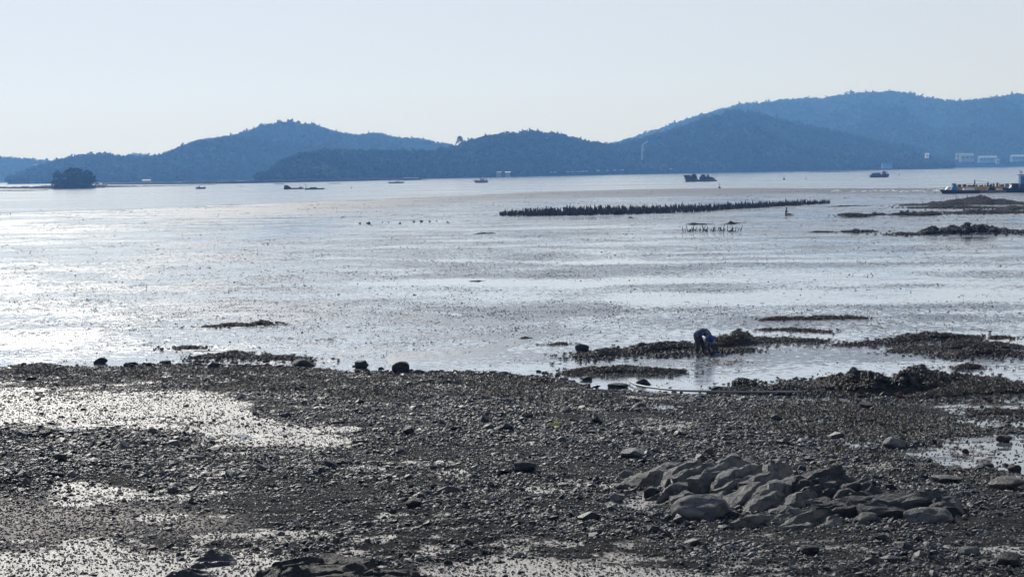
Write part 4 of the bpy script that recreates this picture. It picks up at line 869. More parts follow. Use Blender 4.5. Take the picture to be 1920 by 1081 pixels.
# ------------------------------------------------------------ people
def skin_body(name, verts, edges, radii, mat, parent, root=0, sub=1):
    me = bpy.data.meshes.new(name); me.from_pydata(verts, edges, []); me.materials.append(mat)
    o = link(name, me, None, parent); o.modifiers.new('skin', 'SKIN')
    if not me.skin_vertices: me.skin_vertices.new() if hasattr(me.skin_vertices, 'new') else None
    for i, r in enumerate(radii):
        sv = me.skin_vertices[0].data[i]; sv.radius = (r, r) if not isinstance(r, tuple) else r; sv.use_root = (i == root)
    sb = o.modifiers.new('sub', 'SUBSURF'); sb.levels = sub; sb.render_levels = sub; o.modifiers['skin'].use_smooth_shade = True
    return o
M_jacket = NT('blue_patterned_jacket')
vv = M_jacket.coord(obj=True); M_jacket = M_jacket.done(M_jacket.mix(M_jacket.ramp(M_jacket.noise(vv, 9, 3), 0.5, 0.62), (0.015, 0.03, 0.08), (0.08, 0.13, 0.20)), 0.75)
M_trous = paint('dark_trousers', (0.022, 0.02, 0.03), 0.7, 0.3, 6); M_scarf = paint('blue_headscarf', (0.03, 0.07, 0.30), 0.75, 0.4, 8)
M_skin = paint('skin', (0.36, 0.22, 0.16), 0.5, 0.15, 6); M_boot = paint('rubber_boots', (0.02, 0.022, 0.03), 0.3, 0.2); M_glove = paint('pink_gloves', (0.40, 0.12, 0.14), 0.5, 0.2)
M_maroon = paint('maroon_cloth', (0.10, 0.025, 0.04), 0.7, 0.3, 6)
# the gatherer, bending to the right; local x = towards the right of the picture
p = Vector(flat(1314, 664, 0.0)); pr = empty('person', p); pr.scale = (.93,) * 3; tag(pr, 'person in blue patterned jacket and blue headscarf bending over to gather in the shallows', 'person')
hip = (-0.10, 0, 0.80)
V = [hip, (0.02, 0, 0.93), (0.17, 0, 0.955), (0.30, 0, 0.87), (0.385, 0, 0.77), (0.43, 0, 0.69), (0.455, 0, 0.62),
     (-0.13, -.13, 0.72), (-0.12, -.16, 0.42), (-0.16, -.17, 0.10), (-0.14, -.17, 0.03), (-0.02, -.17, 0.02),
     (-0.07, .13, 0.72), (0.10, .16, 0.44), (0.12, .17, 0.10), (0.13, .17, 0.03), (0.25, .17, 0.02),
     (0.28, -.19, 0.83), (0.24, -.26, 0.55), (0.37, -.20, 0.30), (0.41, -.19, 0.22),
     (0.28, .19, 0.83), (0.34, .26, 0.57), (0.42, .18, 0.33), (0.45, .16, 0.26)]
E = [(0, 1), (1, 2), (2, 3), (3, 4), (4, 5), (5, 6), (0, 7), (7, 8), (8, 9), (9, 10), (10, 11), (0, 12), (12, 13), (13, 14), (14, 15), (15, 16), (3, 17), (17, 18), (18, 19), (19, 20), (3, 21), (21, 22), (22, 23), (23, 24)]
rad = [.15, .15, .16, .14, .06, .085, .06, .115, .075, .052, .055, .03, .115, .075, .052, .055, .03, .075, .052, .036, .028, .075, .052, .036, .028]
rad = [.11, .11, .12, .11, .055, .08, .05, .09, .065, .045, .048, .026, .09, .065, .045, .048, .026, .055, .042, .034, .026, .055, .042, .034, .026]
skin_body('body', V, E, rad, M_skin, pr)
def stations(name, st, mat, parent, n=14):
    """garment tube through (x, y, z, half width across view, half thickness), lofted"""
    V = []; F = []
    for i, (x, y, z, ry, rt) in enumerate(st):
        a, b = st[max(i - 1, 0)], st[min(i + 1, len(st) - 1)]; t = Vector((b[0] - a[0], b[1] - a[1], b[2] - a[2])).normalized(); sd = Vector((0, 1, 0)); nn = sd.cross(t).normalized()
        for k in range(n):
            q = 2 * math.pi * k / n; w_ = 1 + .05 * math.sin(3 * q + i * 1.7); V.append(Vector((x, y, z)) + sd * math.cos(q) * ry * w_ + nn * math.sin(q) * rt * w_)
    for i in range(len(st) - 1):
        for k in range(n): F.append((i * n + k, i * n + (k + 1) % n, (i + 1) * n + (k + 1) % n, (i + 1) * n + k))
    F.append(tuple(range(n))); F.append(tuple((len(st) - 1) * n + k for k in range(n)))
    return MB().add(V, F).build(name, mat, parent, True)
jk = stations('jacket', [(-.17, 0, .70, .20, .13), (-.15, 0, .80, .22, .17), (-.06, 0, .90, .23, .17), (.06, 0, .945, .22, .16), (.18, 0, .93, .23, .165), (.29, 0, .85, .24, .15), (.36, 0, .78, .16, .12), (.40, 0, .74, .07, .07)], M_jacket, pr)
for s_, pts_ in ((-1, [(.27, -.19, .84, .095, .095), (.25, -.24, .70, .075, .08), (.25, -.25, .55, .066, .07), (.31, -.225, .43, .055, .06), (.375, -.20, .30, .048, .05)]), (1, [(.28, .19, .84, .095, .095), (.31, .24, .70, .075, .08), (.34, .25, .56, .066, .07), (.39, .21, .43, .055, .06), (.43, .18, .33, .048, .05)])):
    stations('sleeve', pts_, M_jacket, jk)
tr = stations('trousers', [(-.04, 0, .86, .19, .14), (-.10, 0, .79, .215, .17), (-.125, 0, .70, .21, .165), (-.12, 0, .64, .16, .12)], M_trous, pr)
for pts_ in ([(-.115, -.10, .70, .115, .135), (-.12, -.14, .56, .10, .115), (-.12, -.16, .42, .085, .095), (-.15, -.17, .28, .075, .08), (-.16, -.17, .17, .07, .07)], [(-.06, .10, .70, .115, .135), (.02, .13, .56, .10, .115), (.10, .16, .43, .085, .095), (.12, .17, .28, .075, .08), (.12, .17, .17, .07, .07)]):
    stations('trouser_leg', pts_, M_trous, tr)
stations('waist_cloth', [(-.20, 0, .84, .16, .07), (-.235, 0, .74, .19, .06), (-.225, 0, .62, .19, .045), (-.19, 0, .53, .16, .03)], M_maroon, pr)
for sx, sy in ((-0.16, -.17), (0.12, .17)):
    skin_body('boot', [(sx, sy, 0.24), (sx + 0.01, sy, 0.05), (sx + 0.15, sy, 0.03)], [(0, 1), (1, 2)], [.075, .065, .045], M_boot, pr)
hd = MB(); hd.blob((0.465, 0, 0.645), (0.25, 0.23, 0.30), 3, 3, 0.01); hd.blob((0.415, 0, 0.80), (0.10, 0.13, 0.12), 5, 2, 0.05); hd.blob((0.41, 0, 0.70), (0.20, 0.24, 0.24), 8, 2, 0.03)
hs = hd.build('headscarf', M_scarf, pr, True)
mb = MB()
mb.blob((0.53, 0, 0.57), (0.12, 0.17, 0.2), 2, 2, 0.02); mb.blob((0.60, 0, 0.575), (0.035, .035, .05), 3, 1, 0.02)
for s in (-1, 1): mb.blob((0.585, s * .038, .60), (.012, .03, .018), 4, 1, 0)
mb.build('face', M_skin, pr, True)
for hx, hy, hz in ((0.42, -.19, 0.20), (0.46, .16, 0.24)):
    mb = MB(); mb.blob((hx, hy, hz), (.085, .04, .10), 4, 2, 0.03)
    for k in range(4):
        a = (hx + .028 - .018 * k, hy, hz - .035); L = (.062, .072, .068, .052)[k]
        mb.tube([a, (a[0] + .012, hy + .008, a[2] - L * .55), (a[0] + .004, hy + .022, a[2] - L)], [.010, .009, .007], 6)
    mb.tube([(hx + .036, hy, hz + .01), (hx + .068, hy + .01, hz - .012), (hx + .075, hy + .018, hz - .04)], [.012, .011, .008], 6)
    mb.build('glove', M_glove, pr, True)
# basket and bag
bp = flat(1337, 663, 0); mb = MB(); n = 14
for (z0, r0, z1, r1) in ((0, .17, .30, .23), (.30, .235, .33, .235), (.33, .215, .04, .16)):
    vs = [(r0 * math.cos(6.283 * k / n), r0 * math.sin(6.283 * k / n), z0) for k in range(n)] + [(r1 * math.cos(6.283 * k / n), r1 * math.sin(6.283 * k / n), z1) for k in range(n)]
    mb.add(vs, [(k, (k + 1) % n, n + (k + 1) % n, n + k) for k in range(n)])
mb.add([(.16 * math.cos(6.283 * k / n), .16 * math.sin(6.283 * k / n), .04) for k in range(n)], [tuple(range(n))])
bk = empty('basket', tuple(bp)); tag(bk, 'dark round basket standing in the weed right in front of the person', 'basket'); mb.build('basket_body', M_net, bk)
MB().tube([(-.22, 0, .32), (-.15, 0, .46), (0, 0, .51), (.15, 0, .46), (.22, 0, .32)], .012, 5).build('handle', M_dark, bk)
mb = MB(); mb.blob((0, 0, .03), (.40, .28, .09), 6, 2, .12); mb.tube([(-.15, 0, .08), (-.2, .02, .16), (-.1, .03, .17), (-.06, 0, .09)], .02, 5)
o = mb.build('blue_bag', paint('blue_plastic', (0.09, 0.13, 0.24), 0.5, .4), None, True); o.location = tuple(flat(1346, 666, 0)); tag(o, 'blue plastic bag lying in shallow water right of the basket', 'bag')
# kneeling person with mud sled
p = Vector(flat(1474, 403, 0)); pr = empty('person', p); tag(pr, 'small dark distant person kneeling behind a mud sled below the far end of stake row', 'person')
V = [(0, 0, .34), (.02, 0, .58), (.06, 0, .80), (.06, 0, .92), (.08, 0, 1.06), (-.06, -.10, .26), (.16, -.13, .06), (-.22, -.14, .03), (-.06, .10, .26), (.12, .13, .06), (-.24, .14, .03), (.07, -.18, .76), (.14, -.2, .52), (.34, -.14, .36), (.07, .18, .76), (.16, .2, .52), (.36, .14, .36)]
E = [(0, 1), (1, 2), (2, 3), (3, 4), (0, 5), (5, 6), (6, 7), (0, 8), (8, 9), (9, 10), (2, 11), (11, 12), (12, 13), (2, 14), (14, 15), (15, 16)]
skin_body('body', V, E, [.15, .15, .14, .06, .10, .12, .08, .05, .12, .08, .05, .08, .055, .04, .08, .055, .04], M_trous, pr)
hd = MB(); hd.blob((.08, 0, 1.08), (.22, .22, .25), 3, 2, .03); hd.build('hat', M_dark, pr, True)
mb = MB(); mb.prism([(-.55, .04), (.55, .03), (.72, .20), (.66, .22), (.5, .12), (-.5, .14)], -.18, .18); mb.box((0, 0, .20), (.6, .28, .14))
o = mb.build('mud_sled', M_rust); o.location = tuple(flat(1480, 403, 0)); tag(o, 'low rusty mud sled loaded with a box beside the kneeling person', 'sled')

# ------------------------------------------------------------ boats
def hull(L, B, H, bow=0.3, mat=M_grey, sheer=0.25, parent=None, name='hull', flare=0.82):
    """lofted hull, bow towards +x"""
    ns, nk = 15, 9; V = []; F = []
    for i in range(ns):
        t = i / (ns - 1); x = -L / 2 + L * t
        b = B / 2 * (1 if t < 1 - bow else math.sqrt(max(0, 1 - ((t - 1 + bow) / bow) ** 2)) + 0.02) * (0.9 + 0.1 * min(1, t * 5))
        top = H * (1 + sheer * (abs(t - 0.35) / 0.65) ** 2); kx = x + (0.10 * L * max(0, (t - 0.8) / 0.2))
        for k in range(nk):
            a = math.pi * k / (nk - 1); sy = -math.cos(a); f = math.sin(a) ** 0.6
            V.append((x + (kx - x) * (1 - f), b * sy * (1 if f < .5 else flare), top * (1 - f) - 0.25 * H * f))
    for i in range(ns - 1):
        for k in range(nk - 1): F.append((i * nk + k, (i + 1) * nk + k, (i + 1) * nk + k + 1, i * nk + k + 1))
    for i in range(ns - 1): F.append((i * nk, i * nk + nk - 1, (i + 1) * nk + nk - 1, (i + 1) * nk))
    F.append(tuple(range(nk))); F.append(tuple((ns - 1) * nk + k for k in range(nk)))
    return MB().add(V, F).build(name, mat, parent)
def boat_root(name, label, px, py, rz=0.0, cat='boat'):
    o = empty(name, tuple(flat(px, py, -0.07)), rz); tag(o, label, cat); return o
# 1 small boat left
b = boat_root('rowing_boat', 'small open motor boat alone right of the wooded islet', 376, 354, math.pi * 0.02); hull(5, 1.9, .75, .35, M_dblue, .5, b)
MB().box((-.7, 0, 1.05), (1.1, 1.0, .75)).build('cabin', M_dark, b); MB().box((-2.4, 0, 1.0), (.35, .4, .8)).build('outboard_motor', M_dark, b)
# 2 barge with hood
b = boat_root('work_barge', 'low dark barge with a rounded hood at its left end', 551, 354.5, 0.03); MB().prism([(-4.8, .65), (-4.8, -.2), (4.4, -.2), (5.0, .62)], -1.4, 1.4).build('hull', M_dark, b)
MB().prism([(-4.7, .65), (-4.6, 1.7), (-4.0, 2.0), (-2.9, 1.95), (-2.4, 1.5), (-1.6, .95), (-1.2, .65)], -1.1, 1.1).build('hood', M_net, b); MB().box((3.3, 0, .85), (1.6, 1.2, .4)).build('deck_box', M_dark, b)
# 3 barge with crane
b = boat_root('work_barge', 'low dark barge with a thin slanting crane pole at its left end', 590, 355, 0.03); MB().prism([(-4.5, .6), (-4.5, -.2), (4.1, -.2), (4.8, .62)], -1.3, 1.3).build('hull', M_dark, b)
MB().tube([(-4.2, 0, .6), (-4.5, 0, 3.0)], .07).tube([(-4.45, 0, 2.9), (-2.9, 0, .7)], .05).tube([(-3.9, 0, .6), (-4.0, 0, 1.9), (-3.2, 0, .65)], .05).build('crane', M_grey, b); MB().box((-.6, 0, .85), (3.0, 1.5, .45)).build('deck_box', M_dark, b)
# rafts
for a, b_, L, lab, mm in ((524, 345.5, 18, 'faint flat raft left of the hooded barge near the far shore', M_grey), (627, 344.5, 21, 'long pale flat raft with end posts right of the crane barge', M_white)):
    r = boat_root('raft', lab, a, b_, 0.0, 'raft'); k = r.location.y / FPX; MB().box((0, 0, .28), (L * k, 2.2, .5)).build('deck', mm, r)
    for q in (-.47, .47): MB().tube([(q * L * k, -1, .5), (q * L * k, -1, 1.3)], .08).build('post', M_dark, r)
b = boat_root('skiff', 'slim dark skiff with three short posts near the shore left of the white fishing boat', 742, 343.5, 0.02); hull(10, 2.2, .8, .3, M_dark, .2, b)
for q in (-4.4, -3.2, -1.8): MB().tube([(q, 0, .5), (q - .1, 0, 2.0)], .07).build('post', M_dark, b)
MB().box((1.2, 0, 1.0), (2.6, 1.2, .5)).build('deck_box', M_grey, b)
# fishing boat centre
def cabin(parent, c, d, mat, win=3):
    cb = MB().box(c, d, 0, .93).build('cabin', mat, parent)
    for s in (-1,):
        for k in range(win):
            MB().box((c[0] + (k - (win - 1) / 2) * d[0] / win, c[1] + s * (d[1] / 2) * .98, c[2] + d[2] * .18), (d[0] / win * .6, .06, d[2] * .32)).build('window', M_glass, cb)
    return cb
b = boat_root('fishing_boat', 'small fishing boat with wheelhouse and mast near centre of the bay', 903, 342.5, math.pi); hull(8.2, 2.6, 1.25, .35, M_grey, .45, b)
cabin(b, (-.6, 0, 1.9), (2.6, 1.7, 1.3), M_grey); MB().tube([(.9, 0, 1.2), (.9, 0, 4.0)], .12).box((.9, 0, 3.2), (.7, .3, .5)).build('mast', M_dark, b); MB().tube([(-2.6, 0, 1.3), (-2.6, 0, 2.9)], .06).build('stern_post', M_dark, b)
MB().box((-3.0, 0, 1.6), (.9, 1.2, .7)).build('net_box', M_dark, b)
# dark barge with gear
b = boat_root('gear_barge', 'large dark barge piled with machinery and net heaps right of centre', 1313, 340, 0.03)
MB().prism([(-7.9, .9), (-7.6, -.2), (8.0, -.2), (8.9, .35), (8.2, .8), (-7.9, 1.2)], -2.4, 2.4).build('hull', M_dark, b); MB().box((0, -2.42, .45), (15.5, .08, .25)).build('rubbing_strake', M_rust, b)
MB().prism([(-7.9, 1.1), (-8.9, 3.4), (-8.6, 3.5), (-5.6, 3.6), (-5.2, 2.4), (-4.2, 1.1)], -1.9, 1.9).build('bow_ramp', M_dark, b)
mb = MB(); mb.prism([(-5, 1), (-4.8, 3.4), (-4, 3.9), (-2.9, 4.1), (-2.2, 3.2), (-1.5, 1.2)], -1.4, 1.4); mb.blob((-3.6, 0, 3.4), (2.2, 2, 1.4), 4, 2); mb.build('winch_house', M_net, b)
mb = MB()
for i in range(9): mb.blob((.4 + i * .48, random.uniform(-.8, .8), 2.0 + .9 * math.sin(i * .8) + random.uniform(0, .9)), (1.5, 1.6, 1.5), i, 1, .3)
mb.box((2.4, 0, 1.7), (5.4, 3, 1.4)); mb.build('net_heap', M_net, b)
MB().prism([(4.6, .9), (4.9, 2.4), (6.6, 2.2), (8.0, .9)], -1.3, 1.3).build('stern_house', M_dark, b)
for q in (3.4, 6.4, 7.7): MB().tube([(q, 0, 1.4), (q, 0, 4.6)], .05, 5).build('pole', M_dark, b)
# fishing boat right
b = boat_root('fishing_boat', 'dark hulled fishing boat with long cabin and mast cluster at right of the bay', 1648, 332.3, 0.02); hull(10.6, 3, 1.5, .25, M_dblue, .25, b)
cabin(b, (-1.6, 0, 2.1), (5.2, 2, 1.1), M_dblue, 5); MB().box((3.1, 0, 2.3), (2.4, 1.8, 1.6)).box((3.0, 0, 3.3), (1.2, 1.2, .7)).build('wheelhouse', M_red, b)
for q, h in ((2.4, 4.0), (3.2, 4.6), (4.3, 5.4), (5.0, 3.2)): MB().tube([(q, 0, 1.5), (q + .1, 0, h)], .06, 5).build('mast', M_dark, b)
MB().tube([(-5.3, 0, 1.4), (-6.2, 0, 2.2), (-6.3, 0, .2)], .06, 5).build('anchor_davit', M_dark, b); MB().box((5.2, 0, 1.9), (1.2, .5, .2)).build('bowsprit', M_dark, b)
for k, (a, c, s) in enumerate(((1686, 329, 1.0), (1470, 337, 1.4), (1349, 353, 1.0), (659, 353, .8), (453, 351, .7), (1511, 336, 0.8), (1793, 375, .5), (1814, 374.5, .55))):
    mb = MB(); mb.blob((0, 0, .25), (.9, .9, .8), k, 2, .05); mb.tube([(0, 0, .4), (.05, 0, 1.9)], .08, 6)
    labs = ['small dark buoy right of the dark hulled fishing boat', 'tallest dark post buoy between the gear barge and fishing boat', 'thin marker buoy just below the gear barge', 'tiny round buoy between the crane barge and the skiff', 'tiny buoy right of the small motor boat', 'low buoy dot left of the dark hulled fishing boat', 'left one of two dots between moored work boats and reef', 'right one of two dots between moored work boats and reef']
    o = mb.build('buoy', M_dark); o.location = tuple(flat(a, c, -0.07)); o.scale = (s,) * 3; tag(o, labs[k], 'buoy')
# moored group at the right edge
b = boat_root('pontoon', 'long orange decked pontoon lying behind the moored work boats at right', 1850, 359, 0.02, 'pontoon')
MB().box((0, 0, .35), (19.5, 4, .8)).build('float', M_orange, b); MB().box((0, 0, 1.05), (19.8, 3.2, .55)).build('deck', M_orange, b)
mb = MB()
for i in range(14): mb.blob((-5.6 + i * .75, random.uniform(-.6, .6), 1.55), (random.uniform(.5, 1.1), .8, random.uniform(.35, .9)), i, 1, .3)
mb.build('net_heap', M_net, b)
MB().tube([(-3.1, 0, 1.3), (-3.1, 0, 3.1)], .12).box((-3.1, 0, 2.3), (.3, .3, .5)).build('post', M_dark, b)
for q in (.3, 2.8): MB().tube([(q, 0, 1.3), (q, 0, 1.9)], .2).blob((q, 0, 2.1), (.55, .5, .5), 3, 1, .1).build('winch', M_dark, b)
mb = MB()
for q in np.arange(-8.5, 9, 1.9): mb.tube([(q, -1.55, 1.3), (q, -1.55, 2.05)], .05, 5)
mb.tube([(-8.5, -1.55, 2.0), (8.6, -1.55, 2.0)], .035, 5).tube([(-3.1, 0, 3.0), (2.8, 0, 2.0)], .03, 4); mb.build('railing', M_dark, b)
for q in (-7.2, -5.9, 5.1): MB().box((q, -.6, 1.62), (.8, .7, .6), .2).build('crate', M_rust if q < 0 else M_blue, b)
b = boat_root('work_boat', 'leftmost moored work boat with pale blue hood beside the orange pontoon', 1802, 363.5, math.pi); hull(8.6, 2.4, .85, .25, M_dblue, .35, b)
MB().prism([(.9, .8), (1.2, 2.2), (2.0, 2.3), (2.6, .8)], -.8, .8).build('hood', M_blue, b); MB().prism([(3.0, .8), (3.2, 1.8), (4.0, .9)], -.7, .7).build('bow_cover', M_white, b)
MB().box((-1.8, 0, 1.15), (2.6, 1.2, .5)).build('deck_box', M_white, b); MB().box((1.7, -.2, 2.3), (.8, .7, .5)).build('engine_box', M_dblue, b)
b = boat_root('work_boat', 'second moored work boat from left with white gear on its low deck', 1858, 362.2, math.pi); hull(8.4, 2.2, .7, .3, M_grey, .3, b)
MB().prism([(-1, .7), (-.6, 1.6), (.4, 1.7), (1, .7)], -.6, .6).build('hood', M_net, b); MB().box((-2.6, 0, .95), (2.2, .7, .25)).build('deck_box', M_white, b); MB().tube([(-1.9, 0, .7), (-1.8, 0, 1.7)], .14).build('post', M_orange, b)
b = boat_root('work_boat', 'rightmost moored work boat with blue wheelhouse cut by the picture edge', 1925, 361.2, math.pi * 1.0); hull(10, 2.8, 1.0, .25, M_dblue, .3, b)
cb = MB().box((.4, 0, 3.1), (2.6, 2, 2.1)).build('wheelhouse', M_blue, b); MB().box((.4, 0, 4.35), (3.3, 2.5, .2), 0).build('roof', M_dblue, b)
for q in (-.45, .45, 1.2): MB().box((q, -1.01, 3.45), (.55, .06, .7)).build('window', M_white, cb)
MB().box((.4, 0, 1.6), (2.8, 2.2, 1.2)).build('cabin', M_dblue, b); MB().box((2.9, 0, 1.6), (1.6, 1.5, 1.3)).build('hatch', M_net, b); MB().prism([(3.6, .9), (3.7, 1.9), (4.4, 1.0)], -.5, .5).build('bow_cover', M_white, b)
MB().tube([(1.5, 0, 4.4), (1.7, 0, 5.6)], .06).tube([(1.1, 0, 4.4), (1.1, 0, 5.3)], .05).box((1.4, 0, 5.0), (.5, .4, .3)).build('mast', M_grey, b)
# breakers left of the pontoon
def foam(px0, px1, py0, label):
    mb = MB(); c = Vector(flat((px0 + px1) / 2, py0, -0.05))
    for i in range(int((px1 - px0) / 2.2)):
        q = Vector(flat(rng.uniform(px0, px1), py0 + rng.normal(0, .9), -0.05)) - c; k = (q.y + c.y) / FPX
        mb.blob((q.x, q.y, .03), (rng.uniform(1.5, 9) * k, 2.0, rng.uniform(.10, .38)), i, 1, .3)
    o = mb.build('wave_foam', M_white, None, True); o.location = c; tag(o, label, 'foam', kind='stuff')
foam(1560, 1765, 358.5, 'broken white wave foam left of the moored work boats'); foam(1738, 1768, 355, 'whitewater splash at the left end of the pontoon')

# ------------------------------------------------------------ hills and forests
def tline(pts, x): P = np.array(pts, float); return np.interp(x, P[:, 0], P[:, 1])
def hill(label, sil, base, ridge_k, spacing, th, seed, lo, hi, fade=True, ysink=0.0, density=1.0):
    """sil: outline (px, py) of the tree tops; base: (px, distance of the shore); ridge_k: ridge distance / shore distance"""
    x0, x1 = sil[0][0], sil[-1][0]; nu, nv = 150, 40
    u = np.linspace(x0, x1, nu); sy = tline(sil, u); Db = tline(base, u); Dr = Db * ridge_k
    tanx = (u - 960) / FPX; Hr = np.maximum(CAMH + (horizon(u) - sy) / FPX * Dr * 1.0 - th * 1.15, 0.5)
    v = np.concatenate([np.linspace(-0.06, 1, 28), np.linspace(1, 2.0, 13)[1:]]); nv = len(v)
    VV = v[None] * np.ones((nu, 1)); D = Db[:, None] * (1 + (ridge_k - 1) * VV); X = D * tanx[:, None]; Y = D
    pr = np.where(VV <= 1, np.sin(np.clip(VV, 0, 1) * np.pi / 2) ** 0.85, np.cos((VV - 1) * np.pi / 2) ** 1.2); pr = np.where(VV < 0, -0.15, pr)
    spur = fbm(X / 130, Y / 170, 3, seed) * 0.9 * np.clip(VV * (1 - VV) * 4, 0, 1) * (VV <= 1)
    Zh = Hr[:, None] * (pr + spur * pr - 0.0) + 0.3; cap = CAMH + (Hr - CAMH)[:, None] / Dr[:, None] * D * np.interp(VV, [0, .75, 1, 2], [.96, .96, 1, 9]); Zh = np.minimum(Zh, np.maximum(cap, 1.0)); Zh = np.where(VV < 0, -2.0, Zh)
    me = mesh_np('hill', np.stack([X, Y, Zh], -1).reshape(-1, 3), grid_faces(nu, nv), True)
    o = link('hill', me, M_hill); tag(o, label, kind='structure')
    # trees
    width = (x1 - x0) / FPX * Db.mean(); area = width * Db.mean() * (ridge_k - 1) * 1.25; n = int(area / spacing ** 2 * density); n = min(n, 42000)
    ui = rng.uniform(0, nu - 1.01, n); vi = rng.uniform(0.0, 1.16, n); vi = np.where(rng.random(n) < 0.12, rng.uniform(-0.005, 0.06, n), vi); a = ui.astype(int); fa = ui - a
    vf = np.interp(vi, v, np.arange(nv)); b = np.minimum(vf.astype(int), nv - 2); fb = vf - b
    G = np.stack([X, Y, Zh], -1)
    Q = (G[a, b] * (1 - fb)[:, None] + G[a, b + 1] * fb[:, None]) * (1 - fa)[:, None] + (G[a + 1, b] * (1 - fb)[:, None] + G[a + 1, b + 1] * fb[:, None]) * fa[:, None]
    Q[:, 2] -= 0.5; s = th * rng.uniform(lo, hi, n)
    rg = np.abs(vi - 1) < 0.05; s = np.where(rg, s * rng.uniform(0.8, 1.3, n), s)
    wdt = s * rng.uniform(0.75, 1.25, n)
    f = scatter('forest', Q, np.stack([rng.normal(0, .06, n), rng.normal(0, .06, n), rng.uniform(0, 6.28, n)], 1), np.stack([wdt, wdt, s], 1), rng.integers(0, 10, n), CROWNS)
    tag(f, label.replace('hill', 'forest on the hill', 1), 'forest', kind='stuff'); return G
hill('low pale hill at the far left horizon', [(-160, 300), (-60, 294), (0, 293), (60, 297), (100, 302), (150, 312), (200, 330)], [(-160, 3600), (200, 3600)], 1.2, 11, 11, 1, .8, 1.3)
hill('small pale hill peeping over a saddle at left', [(225, 300), (250, 289), (270, 287), (300, 291), (330, 300)], [(200, 4300), (400, 4300)], 1.15, 12, 11, 2, .8, 1.3)
hill('long hill mass with the highest top left of centre', [(20, 340), (40, 322), (60, 314), (110, 299), (150, 290), (195, 285), (240, 291), (290, 293), (315, 286), (340, 275), (370, 263), (410, 257), (450, 250), (480, 240), (500, 232), (550, 225), (600, 233), (640, 246), (670, 251), (710, 246), (745, 256), (780, 257), (810, 262), (850, 269), (900, 290), (960, 318)], [(0, 2600), (300, 2500), (600, 2900), (900, 3300)], 1.28, 10, 9, 3, .75, 1.25)
G4 = hill('nearer dark hill in the centre of the far shore', [(485, 336), (510, 318), (530, 300), (560, 287), (620, 279), (700, 281), (760, 281), (810, 282), (850, 271), (880, 262), (920, 251), (960, 246), (1000, 243), (1050, 249), (1100, 260), (1145, 268), (1200, 282), (1260, 305), (1290, 316)], [(480, 1900), (1000, 2350), (1300, 2700)], 1.17, 7.5, 8, 4, .75, 1.25)
hill('back hill with the highest top at right', [(1100, 295), (1145, 270), (1200, 253), (1250, 236), (1300, 219), (1350, 205), (1400, 193), (1450, 188), (1500, 184), (1550, 183), (1600, 173), (1665, 169), (1700, 172), (1750, 184), (1800, 189), (1850, 184), (1900, 176), (1960, 175), (2100, 190), (2300, 230)], [(1100, 3700), (2300, 3700)], 1.35, 11, 12, 5, .75, 1.25)
G5 = hill('nearer dark hill right of centre sloping down to the right', [(1060, 312), (1100, 292), (1150, 270), (1200, 259), (1260, 243), (1300, 228), (1340, 214), (1385, 203), (1420, 208), (1500, 229), (1560, 241), (1600, 250), (1680, 267), (1730, 278), (1758, 292), (1790, 306)], [(1000, 2500), (1400, 2750), (1800, 2950)], 1.22, 8.5, 9, 6, .75, 1.25)

# tall lone tree on the ridge
def tree(label, loc, h, w, seed, flat_top=False, group=None, lean=0.0):
    t = empty('pine_tree', tuple(loc)); tag(t, label, 'tree', group); rr = random.Random(seed)
    top = Vector((lean * h, 0, h * .82)); mb = MB(); mb.tube([(0, 0, -.5), (lean * h * .4, 0, h * .4), tuple(top)], [.035 * h, .026 * h, .012 * h], 6)
    cr = MB(); 
    for k in range(6):
        z = h * (.42 + .09 * k); a = rr.uniform(0, 6.28); L = w * .42 * rr.uniform(.6, 1.1); e = Vector((lean * z + math.cos(a) * L, math.sin(a) * L, z + .08 * h)); mb.tube([(lean * z, 0, z), tuple(e)], [.012 * h, .005 * h], 4)
    mb.build('trunk', M_bark, t)
    for k in range(150):
        a = rr.uniform(0, 6.28); q = math.sqrt(rr.random()); z = rr.uniform(.38, 1.0)
        if flat_top: rad_ = w / 2 * (0.65 + .5 * math.sin((z - .38) / .62 * math.pi)) * (1 if z < .92 else .7)
        else: rad_ = w / 2 * (1.15 - z * .85)
        c = (lean * z * h + math.cos(a) * q * rad_, math.sin(a) * q * rad_, z * h - q * q * .06 * h)
        if vn(np.array([c[0] * 1.1 / w * 4]), np.array([c[2] / h * 9]), seed)[0] < -.22: continue
        cr.blob(c, (rr.uniform(.10, .22) * w, rr.uniform(.10, .22) * w, rr.uniform(.04, .09) * h), k, 1, .4)
    cr.build('crown', M_pine, t); return t
d = ray(862, 264); D = 2240 * 1.15; tree('lone tall pine standing clear on the ridge of the central hill', (d[0] / d[1] * D, D, CAMH + d[2] / d[1] * D - 11), 17, 15, 4)

